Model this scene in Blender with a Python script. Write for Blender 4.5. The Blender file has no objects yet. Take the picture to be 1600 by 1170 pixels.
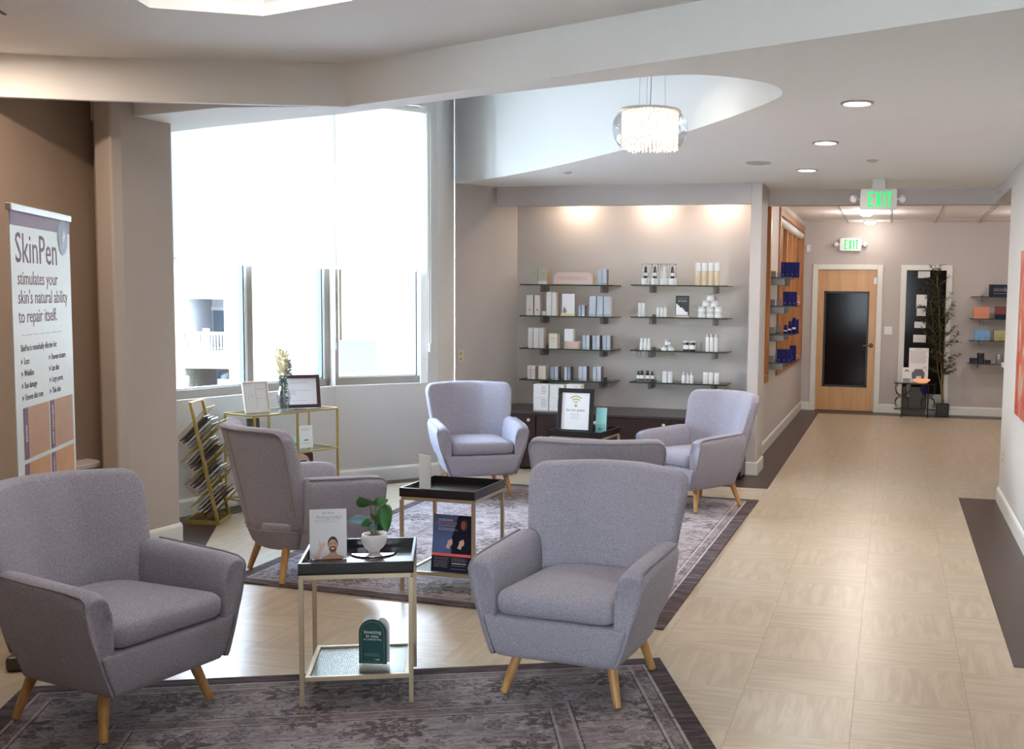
import bpy, bmesh, math, random
from mathutils import Vector, Matrix
from mathutils.geometry import tessellate_polygon
PI = math.pi
random.seed(7)
SC = bpy.context.scene
C = SC.collection

# ------------------------------------------------------------------ camera
YAW, PITCH, ROLL, CAMH, FOC = -.2271, -.088, .0144, 1.65, 1719.0
_fw = Vector((math.sin(YAW)*math.cos(PITCH), math.cos(YAW)*math.cos(PITCH), math.sin(PITCH)))
_r = Vector((math.cos(YAW), -math.sin(YAW), 0)); _u = _r.cross(_fw)
_r2 = math.cos(ROLL)*_r + math.sin(ROLL)*_u; _u2 = -math.sin(ROLL)*_r + math.cos(ROLL)*_u
cam_d = bpy.data.cameras.new('camera'); cam = bpy.data.objects.new('camera', cam_d); C.objects.link(cam)
m = Matrix.Identity(4)
for i in range(3):
    m[i][0] = _r2[i]; m[i][1] = _u2[i]; m[i][2] = -_fw[i]
m[2][3] = CAMH
cam.matrix_world = m
cam_d.sensor_width = 36; cam_d.lens = 36*FOC/1600
cam_d.shift_x = (800-995.1)/1600; cam_d.shift_y = (615.2-585)/1600
cam_d.clip_end = 300
SC.camera = cam
# ------------------------------------------------------------------ colour, world, sun
SC.view_settings.view_transform = 'Standard'; SC.view_settings.look = 'None'
SC.view_settings.gamma = 1; SC.view_settings.use_curve_mapping = False
SC.view_settings.exposure = 1.1
W = bpy.data.worlds.new('sky'); SC.world = W; W.use_nodes = True
nt = W.node_tree; bg = nt.nodes['Background']
tc = nt.nodes.new('ShaderNodeTexCoord'); sp = nt.nodes.new('ShaderNodeSeparateXYZ')
cr = nt.nodes.new('ShaderNodeValToRGB')
cr.color_ramp.elements[0].position = 0.0; cr.color_ramp.elements[0].color = (.80, .90, 1, 1)
cr.color_ramp.elements[1].position = .7; cr.color_ramp.elements[1].color = (.52, .70, 1, 1)
nt.links.new(tc.outputs['Generated'], sp.inputs[0]); nt.links.new(sp.outputs['Z'], cr.inputs[0])
nt.links.new(cr.outputs[0], bg.inputs[0]); bg.inputs[1].default_value = 15.0
sun_d = bpy.data.lights.new('sun', 'SUN'); sun_d.energy = 18; sun_d.angle = .01; sun_d.color = (1, .95, .86)
sun = bpy.data.objects.new('sun', sun_d); C.objects.link(sun)
sun.rotation_euler = (math.radians(42), 0, math.radians(28))

# ------------------------------------------------------------------ materials
MATS = {}
def base(name):
    mt = bpy.data.materials.new(name); mt.use_nodes = True
    return mt, mt.node_tree, mt.node_tree.nodes['Principled BSDF']
def mat(name, col, rough=.5, metal=0, var=.06, scale=18, bump=0, bscale=120, spec=.5, coat=0, emit=None, es=0, sheen=0, trans=0):
    if name in MATS: return MATS[name]
    mt, t, b = base(name)
    N = t.nodes; L = t.links
    tc = N.new('ShaderNodeTexCoord'); nz = N.new('ShaderNodeTexNoise'); nz.inputs['Scale'].default_value = scale; nz.inputs['Detail'].default_value = 3
    L.new(tc.outputs['Object'], nz.inputs['Vector'])
    mx = N.new('ShaderNodeMix'); mx.data_type = 'RGBA'
    mx.inputs[6].default_value = tuple(max(0, c*(1-var)) for c in col)+(1,)
    mx.inputs[7].default_value = tuple(min(1, c*(1+var)) for c in col)+(1,)
    L.new(nz.outputs['Fac'], mx.inputs[0]); L.new(mx.outputs[2], b.inputs['Base Color'])
    b.inputs['Roughness'].default_value = rough; b.inputs['Metallic'].default_value = metal
    b.inputs['Specular IOR Level'].default_value = spec
    b.inputs['Coat Weight'].default_value = coat; b.inputs['Sheen Weight'].default_value = sheen
    if trans: b.inputs['Transmission Weight'].default_value = trans
    if bump:
        n2 = N.new('ShaderNodeTexNoise'); n2.inputs['Scale'].default_value = bscale; n2.inputs['Detail'].default_value = 2
        L.new(tc.outputs['Object'], n2.inputs['Vector'])
        bp = N.new('ShaderNodeBump'); bp.inputs['Strength'].default_value = bump; bp.inputs['Distance'].default_value = .003
        L.new(n2.outputs['Fac'], bp.inputs['Height']); L.new(bp.outputs[0], b.inputs['Normal'])
    if emit:
        b.inputs['Emission Color'].default_value = tuple(emit)+(1,); b.inputs['Emission Strength'].default_value = es
    MATS[name] = mt; return mt
def glassmat(name, tint=(.93, .97, .95), gloss=.12, rough=.02):
    mt = bpy.data.materials.new(name); mt.use_nodes = True; t = mt.node_tree; N = t.nodes; L = t.links
    for n in list(N): N.remove(n)
    out = N.new('ShaderNodeOutputMaterial'); tr = N.new('ShaderNodeBsdfTransparent'); gl = N.new('ShaderNodeBsdfGlossy')
    tr.inputs[0].default_value = tuple(tint)+(1,); gl.inputs['Roughness'].default_value = rough
    lw = N.new('ShaderNodeLayerWeight'); lw.inputs['Blend'].default_value = .35
    nz = N.new('ShaderNodeTexNoise'); nz.inputs['Scale'].default_value = 2
    mr = N.new('ShaderNodeMath'); mr.operation = 'MULTIPLY'; mr.inputs[1].default_value = gloss*4
    L.new(lw.outputs['Fresnel'], mr.inputs[0])
    mx = N.new('ShaderNodeMixShader'); L.new(mr.outputs[0], mx.inputs[0]); L.new(tr.outputs[0], mx.inputs[1]); L.new(gl.outputs[0], mx.inputs[2])
    L.new(mx.outputs[0], out.inputs[0]); MATS[name] = mt; return mt
class G:   # tiny node-graph helper
    def __init__(s, t): s.t = t; s.N = t.nodes; s.L = t.links
    def m(s, op, a, b=None, c=None):
        n = s.N.new('ShaderNodeMath'); n.operation = op
        for i, v in enumerate((a, b, c)):
            if v is None: continue
            if isinstance(v, (int, float)): n.inputs[i].default_value = v
            else: s.L.new(v, n.inputs[i])
        return n.outputs[0]
    def mix(s, f, a, b):
        n = s.N.new('ShaderNodeMix'); n.data_type = 'RGBA'
        for k, v in ((0, f), (6, a), (7, b)):
            if isinstance(v, (int, float)): n.inputs[k].default_value = v
            elif isinstance(v, tuple): n.inputs[k].default_value = v+(1,)
            else: s.L.new(v, n.inputs[k])
        return n.outputs[2]
    def noise(s, vec, scale, detail=3, dist=0, rough=.5):
        n = s.N.new('ShaderNodeTexNoise'); n.inputs['Scale'].default_value = scale; n.inputs['Detail'].default_value = detail
        n.inputs['Distortion'].default_value = dist; n.inputs['Roughness'].default_value = rough
        s.L.new(vec, n.inputs['Vector']); return n.outputs['Fac']
    def comb(s, x, y, z=0):
        n = s.N.new('ShaderNodeCombineXYZ')
        for i, v in enumerate((x, y, z)):
            if isinstance(v, (int, float)): n.inputs[i].default_value = v
            else: s.L.new(v, n.inputs[i])
        return n.outputs[0]
    def smooth(s, x, a, b):
        n = s.N.new('ShaderNodeMapRange'); n.interpolation_type = 'SMOOTHSTEP'
        s.L.new(x, n.inputs[0]); n.inputs[1].default_value = a; n.inputs[2].default_value = b; return n.outputs[0]

def floor_material():
    mt, t, b = base('travertine_tile'); g = G(t); N = t.nodes; L = t.links
    tc = N.new('ShaderNodeTexCoord'); sp = N.new('ShaderNodeSeparateXYZ'); L.new(tc.outputs['Object'], sp.inputs[0])
    S = .4572
    u = g.m('DIVIDE', g.m('SUBTRACT', sp.outputs[0], -.1043), S); v = g.m('DIVIDE', g.m('SUBTRACT', sp.outputs[1], 4.0738), S)
    iu = g.m('FLOOR', u); iv = g.m('FLOOR', v)
    par = g.m('ABSOLUTE', g.m('MODULO', g.m('ADD', iu, iv), 2))      # 1 -> grain along Y
    vecA = g.comb(g.m('MULTIPLY', sp.outputs[0], 15), g.m('MULTIPLY', sp.outputs[1], 1.8), g.m('MULTIPLY', iu, 3.7))
    vecB = g.comb(g.m('MULTIPLY', sp.outputs[0], 2.4), g.m('MULTIPLY', sp.outputs[1], 20), g.m('MULTIPLY', iv, 5.3))
    na = g.noise(vecA, 1.6, 5, .35, .6); nb = g.noise(vecB, 1.6, 5, .35, .6)
    n = g.m('ADD', g.m('MULTIPLY', na, par), g.m('MULTIPLY', nb, g.m('SUBTRACT', 1, par)))
    wn = N.new('ShaderNodeTexWhiteNoise'); L.new(g.comb(iu, iv), wn.inputs['Vector'])
    n2 = g.smooth(n, .36, .66)
    c1 = g.mix(n2, (.43, .345, .245), (.54, .455, .34))
    c2 = g.mix(g.m('MULTIPLY', wn.outputs['Value'], .22), c1, (.46, .375, .27))
    fu = g.m('ABSOLUTE', g.m('SUBTRACT', g.m('FRACT', u), .5)); fv = g.m('ABSOLUTE', g.m('SUBTRACT', g.m('FRACT', v), .5))
    gr = g.smooth(g.m('MAXIMUM', fu, g.m('SUBTRACT', fv, .0015)), .4945, .4975)
    c3 = g.mix(g.m('MULTIPLY', gr, .45), c2, (.16, .11, .07))
    L.new(c3, b.inputs['Base Color'])
    L.new(g.m('ADD', .24, g.m('MULTIPLY', n, .16)), b.inputs['Roughness'])
    b.inputs['Specular IOR Level'].default_value = .5
    bp = N.new('ShaderNodeBump'); bp.inputs['Strength'].default_value = .12; bp.inputs['Distance'].default_value = .002
    L.new(g.m('SUBTRACT', n, g.m('MULTIPLY', gr, 1.5)), bp.inputs['Height']); L.new(bp.outputs[0], b.inputs['Normal'])
    return mt
def rug_material(name, Wd, Hd, tone):
    mt, t, b = base(name); g = G(t); N = t.nodes; L = t.links
    tc = N.new('ShaderNodeTexCoord'); sp = N.new('ShaderNodeSeparateXYZ'); L.new(tc.outputs['UV'], sp.inputs[0])
    x = sp.outputs[0]; y = sp.outputs[1]
    d = g.m('MINIMUM', g.m('MINIMUM', x, g.m('SUBTRACT', Wd, x)), g.m('MINIMUM', y, g.m('SUBTRACT', Hd, y)))
    v = g.comb(x, y)
    # distressed streaks, floral tracery
    st = g.noise(g.comb(g.m('MULTIPLY', x, 2.2), g.m('MULTIPLY', y, 16)), 2.2, 6, .6, .7)
    bl = g.noise(v, 1.7, 4, .4)
    wv = g.noise(v, 5, 2)
    def curl(sc, w, off=0, dd=.6):
        nn = g.noise(g.comb(g.m('ADD', x, off), y), sc, 3, dd, .55)
        return g.m('SUBTRACT', 1, g.smooth(g.m('ABSOLUTE', g.m('SUBTRACT', nn, .5)), .0, w))
    tr = curl(9, .022, 3.1, 1.2); tr2 = curl(5, .014, 7.7, .9); tr3 = curl(14, .03, 1.3, .5)
    def flowers(sc, Rr, k, rnd_, off):
        vx = g.m('ADD', g.m('ADD', x, off), g.m('MULTIPLY', g.m('SUBTRACT', g.noise(v, 16, 2), .5), Rr*.5)); vy = g.m('ADD', y, g.m('MULTIPLY', g.m('SUBTRACT', g.noise(v, 15, 2), .5), Rr*.5))
        f_ = N.new('ShaderNodeTexVoronoi'); f_.inputs['Scale'].default_value = sc; f_.inputs['Randomness'].default_value = rnd_
        L.new(g.comb(vx, vy), f_.inputs['Vector']); q = N.new('ShaderNodeSeparateXYZ'); L.new(f_.outputs['Position'], q.inputs[0])
        dx = g.m('SUBTRACT', vx, q.outputs[0]); dy = g.m('SUBTRACT', vy, q.outputs[1])
        r = g.m('SQRT', g.m('ADD', g.m('MULTIPLY', dx, dx), g.m('MULTIPLY', dy, dy))); th = g.m('ARCTAN2', dy, dx)
        rr = g.m('DIVIDE', r, g.m('ADD', Rr, g.m('MULTIPLY', Rr*.22, g.m('COSINE', g.m('MULTIPLY', th, k)))))
        body = g.m('SUBTRACT', 1, g.smooth(rr, .93, 1.03)); core = g.m('SUBTRACT', 1, g.smooth(g.m('ABSOLUTE', g.m('SUBTRACT', rr, .5)), .05, .12))
        halo = g.m('SUBTRACT', 1, g.smooth(g.m('ABSOLUTE', g.m('SUBTRACT', rr, 1.22)), .06, .13))
        return body, core, halo
    p1, co1, ha1 = flowers(2.1, .115, 10, .55, 3.3); p2, co2, ha2 = flowers(5.2, .040, 6, .8, 9.1)
    petal = g.m('MAXIMUM', p1, g.m('MULTIPLY', p2, .7)); ring = g.m('MAXIMUM', g.m('MAXIMUM', co1, ha1), g.m('MULTIPLY', g.m('MAXIMUM', co2, ha2), .8))
    lo = tuple(c*tone for c in (.055, .040, .042)); mid = tuple(c*tone for c in (.18, .14, .15)); hi = tuple(c*tone for c in (.46, .41, .42))
    f1 = g.smooth(g.m('ADD', g.m('MULTIPLY', st, .65), g.m('MULTIPLY', bl, .45)), .34, .72)
    c = g.mix(f1, mid, hi)
    c = g.mix(g.m('MULTIPLY', petal, g.m('ADD', .45, g.m('MULTIPLY', .5, st))), c, lo)
    c = g.mix(g.m('MULTIPLY', tr3, .28), c, hi)
    c = g.mix(g.m('MULTIPLY', ring, .6), c, hi)
    c = g.mix(g.m('MULTIPLY', tr, g.m('MULTIPLY', .75, g.smooth(bl, .35, .6))), c, lo)
    c = g.mix(g.m('MULTIPLY', tr2, .5), c, hi)
    sp2 = g.smooth(g.noise(g.comb(g.m('MULTIPLY', x, .6), g.m('MULTIPLY', y, 1.5)), 30, 4, 1.2, .7), .50, .62)
    c = g.mix(g.m('MULTIPLY', sp2, .5), c, lo)
    # border bands
    def band(a, e): return g.m('MULTIPLY', g.m('GREATER_THAN', d, a), g.m('LESS_THAN', d, e))
    rough = g.noise(g.comb(x, y), 30, 3)
    outer = g.mix(g.smooth(st, .40, .75), lo, mid)
    c = g.mix(band(-1, .085), c, outer)
    for a, e, k, col in ((.085, .098, .8, hi), (.098, .104, .8, lo), (.150, .163, .8, hi), (.163, .169, .9, lo), (.47, .476, .9, lo), (.476, .49, .6, hi), (.55, .562, .6, hi), (.562, .568, .9, lo)):
        c = g.mix(g.m('MULTIPLY', band(a, e), g.m('MULTIPLY', k, g.smooth(rough, .3, .5))), c, col)
    c = g.mix(g.m('MULTIPLY', band(.49, .55), .45), c, mid)
    c = g.mix(g.m('MULTIPLY', band(.104, .150), .4), c, mid)
    L.new(c, b.inputs['Base Color']); b.inputs['Roughness'].default_value = .9; b.inputs['Specular IOR Level'].default_value = .2
    bp = N.new('ShaderNodeBump'); bp.inputs['Strength'].default_value = .5; bp.inputs['Distance'].default_value = .003
    L.new(g.noise(v, 260, 2), bp.inputs['Height']); L.new(bp.outputs[0], b.inputs['Normal'])
    return mt
def fabric_material():
    mt, t, b = base('lavender_grey_linen'); g = G(t); N = t.nodes; L = t.links
    tc = N.new('ShaderNodeTexCoord'); sp = N.new('ShaderNodeSeparateXYZ'); L.new(tc.outputs['Object'], sp.inputs[0])
    a = g.noise(g.comb(g.m('MULTIPLY', sp.outputs[0], 900), g.m('MULTIPLY', sp.outputs[1], 380), g.m('MULTIPLY', sp.outputs[2], 210)), 1, 2)
    c = g.noise(g.comb(g.m('MULTIPLY', sp.outputs[0], 210), g.m('MULTIPLY', sp.outputs[1], 260), g.m('MULTIPLY', sp.outputs[2], 900)), 1, 2)
    f = g.m('MULTIPLY', g.m('ADD', a, c), .5)
    big = g.noise(tc.outputs['Object'], 5, 3)
    f2 = g.smooth(f, .42, .58)
    col = g.mix(f2, (.21, .195, .24), (.43, .415, .475))
    col = g.mix(g.m('MULTIPLY', g.smooth(big, .4, .75), .18), col, (.31, .285, .345))
    L.new(col, b.inputs['Base Color']); b.inputs['Roughness'].default_value = .92; b.inputs['Specular IOR Level'].default_value = .15
    b.inputs['Sheen Weight'].default_value = .15
    bp = N.new('ShaderNodeBump'); bp.inputs['Strength'].default_value = .35; bp.inputs['Distance'].default_value = .002
    L.new(f, bp.inputs['Height']); L.new(bp.outputs[0], b.inputs['Normal'])
    return mt
def wood_material(name, c1, c2, rough=.4, axis=2, scale=7):
    mt, t, b = base(name); g = G(t); N = t.nodes; L = t.links
    tc = N.new('ShaderNodeTexCoord'); sp = N.new('ShaderNodeSeparateXYZ'); L.new(tc.outputs['Object'], sp.inputs[0])
    k = [1, 1, 1]; k[axis] = .08
    v = g.comb(*[g.m('MULTIPLY', sp.outputs[i], k[i]) for i in range(3)])
    n = g.noise(v, scale*4, 5, .5)
    L.new(g.mix(g.smooth(n, .3, .7), c1, c2), b.inputs['Base Color']); b.inputs['Roughness'].default_value = rough
    MATS[name] = mt; return mt
def blind_material():
    mt = bpy.data.materials.new('roller_blind_cloth'); mt.use_nodes = True; t = mt.node_tree; N = t.nodes; L = t.links
    for n in list(N): N.remove(n)
    g = G(t); out = N.new('ShaderNodeOutputMaterial'); d = N.new('ShaderNodeBsdfDiffuse'); tl = N.new('ShaderNodeBsdfTranslucent'); mx = N.new('ShaderNodeMixShader')
    tc = N.new('ShaderNodeTexCoord'); sp = N.new('ShaderNodeSeparateXYZ'); L.new(tc.outputs['Object'], sp.inputs[0])
    n = g.noise(g.comb(g.m('MULTIPLY', sp.outputs[0], 3), g.m('MULTIPLY', sp.outputs[1], 3), g.m('MULTIPLY', sp.outputs[2], 90)), 1, 2)
    c = g.mix(n, (.80, .81, .80), (.86, .87, .86))
    L.new(c, d.inputs[0]); L.new(c, tl.inputs[0]); mx.inputs[0].default_value = .55
    L.new(d.outputs[0], mx.inputs[1]); L.new(tl.outputs[0], mx.inputs[2]); L.new(mx.outputs[0], out.inputs[0]); return mt

FAB = fabric_material(); PIPE = mat('piping_fabric', (.27, .25, .285), .9, var=.1, scale=60)
WALL = mat('greige_wall_paint', (.57, .54, .51), .75, var=.02, scale=3, bump=.25, bscale=160)
WALLL = mat('tan_wall_paint', (.36, .265, .195), .75, var=.02, scale=3, bump=.25, bscale=160)
WALLM = mat('mauve_wall_paint', (.52, .475, .455), .75, var=.02, scale=3, bump=.25, bscale=160)
WHITE = mat('white_wall_paint', (.78, .78, .755), .7, var=.015, scale=3, bump=.2, bscale=150)
CEIL = mat('ceiling_paint', (.83, .825, .81), .8, var=.015, scale=2, bump=.25, bscale=140)
TRIM = mat('trim_white_gloss', (.74, .735, .68), .35, var=.02)
TBAR = mat('ceiling_tile', (.86, .83, .82), .8, var=.03, scale=60)
TGRID = mat('ceiling_grid', (.48, .46, .45), .5)
LEGW = wood_material('beech_wood', (.42, .215, .065), (.56, .31, .11), .4, 2, 9)
OAK = wood_material('oak_wood', (.32, .12, .035), (.46, .20, .06), .35, 2, 4)
MAPLE = wood_material('maple_veneer', (.52, .26, .07), (.62, .34, .11), .3, 2, 3)
ESP = wood_material('espresso_wood', (.022, .010, .010), (.035, .016, .014), .35, 0, 5)
BSTRIP = mat('dark_brown_tile', (.050, .026, .020), .36, var=.12, scale=9, bump=.1)
GOLD = mat('brushed_gold', (.50, .40, .27), .4, .75, var=.06)
GOLDY = mat('yellow_gold_paint', (.46, .34, .10), .4, .6, var=.08)
BLKTRAY = mat('black_tray', (.014, .012, .014), .24, var=.1)
BLK = mat('black_plastic', (.012, .012, .014), .4)
IRON = mat('wrought_iron', (.045, .035, .03), .5, .7)
PAPER = mat('white_card', (.74, .735, .76), .45, var=.02)
PAPERW = mat('white_paper', (.83, .83, .85), .6, var=.01)
CREAM = mat('cream_carton', (.74, .70, .60), .5)
CWHITE = mat('white_carton', (.76, .75, .74), .5, var=.02)
CBLUE = mat('pale_blue_carton', (.50, .56, .64), .45, var=.02)
CBLUE2 = mat('slate_blue_carton', (.30, .35, .47), .45, var=.03)
CSHADE = mat('carton_side_shade', (.16, .12, .125), .5)  # brown puts the shade of the carton sides into their colour
CSAGE = mat('sage_carton', (.50, .52, .41), .4)
PINK = mat('pale_pink_card', (.72, .53, .47), .55, var=.02)
PLW = mat('white_plastic', (.76, .77, .78), .3, var=.02)
PLG = mat('silver_cap', (.42, .43, .45), .3, .6)
AMBER = mat('dark_amber_glass', (.035, .012, .018), .15)
BEIGEP = mat('cream_plastic', (.72, .60, .42), .35)
COBALT = mat('cobalt_carton', (.012, .014, .15), .5, var=.1, spec=.15)
NAVY = mat('navy_card', (.010, .014, .035), .45, spec=.2)
TEAL = mat('teal_card', (.012, .065, .062), .35)
AQUA = mat('aqua_card', (.34, .74, .75), .4)
INK = mat('dark_ink', (.05, .05, .06), .6)
GREYINK = mat('grey_ink', (.30, .30, .33), .6)
PLUMINK = mat('plum_ink', (.16, .09, .14), .6)
WINK = mat('white_ink', (.85, .85, .85), .6)
GOLDINK = mat('gold_ink', (.45, .38, .14), .5)
CORAL = mat('coral_ink', (.85, .14, .12), .5)
SKIN = mat('printed_skin', (.62, .33, .22), .6, var=.08, scale=40)
SKINL = mat('printed_pale_skin', (.72, .50, .42), .6, var=.06, scale=40)
SKIND = mat('printed_tanned_skin', (.44, .25, .15), .6, var=.15, scale=14)
HAIR = mat('printed_dark_hair', (.035, .02, .018), .6)
BEARD = mat('printed_beard', (.20, .08, .05), .6)
TAUPE = mat('taupe_window_metal', (.30, .265, .225), .45, var=.03)
WMETAL = mat('white_window_metal', (.75, .77, .78), .4)
GLASS = glassmat('window_glass', (.96, .98, .98), .06)
SHGLASS = glassmat('shelf_glass', (.88, .93, .90), .14)
RIBGLASS = glassmat('ribbed_glass_pane', (.84, .86, .84), .12, .28)
CLEAR = glassmat('clear_acrylic', (.95, .96, .97), .15)
GLEDGE = mat('green_glass_edge', (.035, .05, .035), .2)
BRKT = mat('bracket_grey_metal', (.20, .175, .165), .35, .7)
MIRROR = mat('mirror_disc', (.82, .80, .84), .04, 1, var=.01)
DKGLASS = mat('dark_tinted_glass', (.009, .005, .004), .1, spec=.08)
LEAF = mat('rubber_leaf', (.035, .14, .035), .35, var=.35, scale=25)
LEAFB = mat('blue_green_leaf', (.16, .30, .33), .4, var=.25, scale=25)
OLIVE = mat('olive_leaf', (.055, .062, .03), .6, var=.3)
STEMM = mat('stem_green', (.16, .17, .05), .6)
SOIL = mat('potting_soil', (.03, .02, .015), .95, bump=.6)
CERAM = mat('white_ceramic', (.78, .72, .70), .3, var=.02)
BLIND = blind_material()
GREEN = mat('exit_green', (.0, .32, .06), .4, emit=(.0, .55, .10), es=.7)
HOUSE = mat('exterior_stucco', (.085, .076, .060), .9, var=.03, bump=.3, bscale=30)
HOUSEW = mat('exterior_white_trim', (.40, .40, .40), .7)
HOUSEG = mat('exterior_window_glass', (.07, .095, .125), .6, spec=.1)
ROOFM = mat('exterior_roof_tile', (.016, .016, .022), .8, bump=.4, bscale=20)
STREET = mat('street_paving', (.45, .44, .42), .9)
def lampmat(name, col, es):
    return mat(name, (.9, .9, .9), .5, emit=col, es=es)
LAMPW = lampmat('warm_lamp_glow', (1, .86, .68), 9)
LAMPN = lampmat('neutral_lamp_glow', (1, .95, .92), 8)
CRYSTAL = mat('crystal_drop', (.85, .82, .78), .08, coat=.5, emit=(1, .86, .72), es=.08)

# ------------------------------------------------------------------ mesh helpers
class MB:
    def __init__(s): s.v = []; s.f = []; s.uv = None
    def add(s, vs, fs, M=None):
        o = len(s.v)
        s.v += [tuple(M @ Vector(p)) if M is not None else tuple(p) for p in vs]
        s.f += [tuple(i+o for i in f) for f in fs]; return s
    def box(s, x0, x1, y0, y1, z0, z1, M=None):
        v = [(x0,y0,z0),(x1,y0,z0),(x1,y1,z0),(x0,y1,z0),(x0,y0,z1),(x1,y0,z1),(x1,y1,z1),(x0,y1,z1)]
        return s.add(v, [(0,3,2,1),(4,5,6,7),(0,1,5,4),(1,2,6,5),(2,3,7,6),(3,0,4,7)], M)
    def prism(s, poly, z0, z1, M=None):
        a = sum(poly[i][0]*poly[(i+1)%len(poly)][1]-poly[(i+1)%len(poly)][0]*poly[i][1] for i in range(len(poly)))
        if a < 0: poly = poly[::-1]
        n = len(poly); v = [(p[0],p[1],z0) for p in poly]+[(p[0],p[1],z1) for p in poly]
        f = [(i,(i+1)%n,n+(i+1)%n,n+i) for i in range(n)]
        for t in tessellate_polygon([[Vector((p[0],p[1],0)) for p in poly]]):
            q = [Vector(poly[i]) for i in t]
            cz = (q[1][0]-q[0][0])*(q[2][1]-q[0][1])-(q[1][1]-q[0][1])*(q[2][0]-q[0][0])
            if cz < 0: t = t[::-1]
            f.append(tuple(t[::-1])); f.append(tuple(i+n for i in t))
        return s.add(v, f, M)
    def loft(s, rings, cap=(1, 1), M=None, closed=True):
        n = len(rings[0]); v = [p for r in rings for p in r]; f = []
        for k in range(len(rings)-1):
            for i in range(n if closed else n-1):
                j = (i+1)%n; f.append((k*n+i, k*n+j, (k+1)*n+j, (k+1)*n+i))
        if cap[0]: f.append(tuple(range(n))[::-1])
        if cap[1]: f.append(tuple((len(rings)-1)*n+i for i in range(n)))
        return s.add(v, f, M)
    def lathe(s, prof, n=16, M=None, cap=(1, 1)):
        return s.loft([[(r*math.cos(2*PI*i/n), r*math.sin(2*PI*i/n), z) for i in range(n)] for r, z in prof], cap, M)
    def tube(s, pts, r, n=8, M=None):
        pts = [Vector(p) for p in pts]; rings = []; up = None
        for i, p in enumerate(pts):
            d = (pts[min(i+1, len(pts)-1)]-pts[max(i-1, 0)])
            if d.length < 1e-9: d = Vector((0, 0, 1))
            d.normalize()
            if up is None: up = d.orthogonal().normalized()
            up = (up-d*up.dot(d)); up = up.normalized() if up.length > 1e-6 else d.orthogonal().normalized()
            w = d.cross(up); rr = r[i] if isinstance(r, (list, tuple)) else r
            rings.append([tuple(p+rr*(math.cos(2*PI*k/n)*up+math.sin(2*PI*k/n)*w)) for k in range(n)])
        return s.loft(rings, (1, 1), M)
    def build(s, name, material, parent=None, smooth=False, bevel=0, subsurf=0, bseg=2):
        me = bpy.data.meshes.new(name); me.from_pydata(s.v, [], s.f); me.update()
        if s.uv:
            ul = me.uv_layers.new(name='UVMap')
            for lp in me.loops: ul.data[lp.index].uv = s.uv[lp.vertex_index]
        me.materials.append(material)
        bm = bmesh.new(); bm.from_mesh(me); bmesh.ops.recalc_face_normals(bm, faces=bm.faces)
        bm.to_mesh(me); bm.free()
        if smooth:
            for p in me.polygons: p.use_smooth = True
            if smooth != 2:
                try: me.set_sharp_from_angle(angle=math.radians(40))
                except Exception: pass
        o = bpy.data.objects.new(name, me); C.objects.link(o)
        if parent is not None: o.parent = parent
        if bevel:
            b = o.modifiers.new('bevel', 'BEVEL'); b.width = bevel; b.segments = bseg; b.limit_method = 'ANGLE'; b.angle_limit = math.radians(40)
        if subsurf:
            q = o.modifiers.new('sub', 'SUBSURF'); q.levels = subsurf; q.render_levels = subsurf
        return o
def T(x=0, y=0, z=0, rz=0, rx=0, ry=0):
    return Matrix.Translation((x, y, z)) @ Matrix.Rotation(rz, 4, 'Z') @ Matrix.Rotation(rx, 4, 'X') @ Matrix.Rotation(ry, 4, 'Y')
def rbox(w, d, h, r=.01, seg=3):   # outline rounded rectangle ring generator
    pts = []
    for cx, cy, a0 in ((w/2-r, d/2-r, 0), (-w/2+r, d/2-r, PI/2), (-w/2+r, -d/2+r, PI), (w/2-r, -d/2+r, 1.5*PI)):
        for k in range(seg+1):
            a = a0+PI/2*k/seg; pts.append((cx+r*math.cos(a), cy+r*math.sin(a)))
    return pts
def thing(name, label, cat, loc=(0, 0, 0), rz=0, group=None):
    o = bpy.data.objects.new(name, None); C.objects.link(o); o.empty_display_size = .05
    o.location = loc; o.rotation_euler = (0, 0, rz); o['label'] = label; o['category'] = cat
    if group: o['group'] = group
    return o
def tag(o, label, cat, group=None, loc=None, rz=None, kind=None):
    o['label'] = label; o['category'] = cat
    if group: o['group'] = group
    if kind: o['kind'] = kind
    if loc is not None: o.location = loc
    if rz is not None: o.rotation_euler = (0, 0, rz)
    return o
def struct(name, mb, material, **k):
    o = mb.build(name, material, **k); o['kind'] = 'structure'; return o
_dg = None
def text(parent, s, size, x, y, z, material, name='lettering', align='CENTER', rx=PI/2, rz=0, sx=1, ext=.0004, spacing=1, label=None):
    cu = bpy.data.curves.new('txt', 'FONT'); cu.body = s; cu.size = size; cu.align_x = align; cu.align_y = 'CENTER'
    cu.extrude = ext; cu.resolution_u = 2; cu.space_character = spacing
    tmp = bpy.data.objects.new('txt', cu); C.objects.link(tmp)
    dg = bpy.context.evaluated_depsgraph_get()
    me = bpy.data.meshes.new_from_object(tmp.evaluated_get(dg))
    bpy.data.objects.remove(tmp)
    o = bpy.data.objects.new(name, me); C.objects.link(o); o.parent = parent
    o.location = (x, y, z); o.rotation_euler = (rx, 0, rz); o.scale = (sx, 1, 1)
    me.materials.clear(); me.materials.append(material)
    if label: o['label'] = label
    return o
def clone(o, label=None, loc=None, rz=None, group=None):
    c = o.copy(); C.objects.link(c)
    if label: c['label'] = label
    if group: c['group'] = group
    if loc is not None: c.location = loc
    if rz is not None: c.rotation_euler = (0, 0, rz)
    for ch in list(o.children):
        d = ch.copy(); C.objects.link(d); d.parent = c
        for g2 in list(ch.children):
            e = g2.copy(); C.objects.link(e); e.parent = d
    return c

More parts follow.
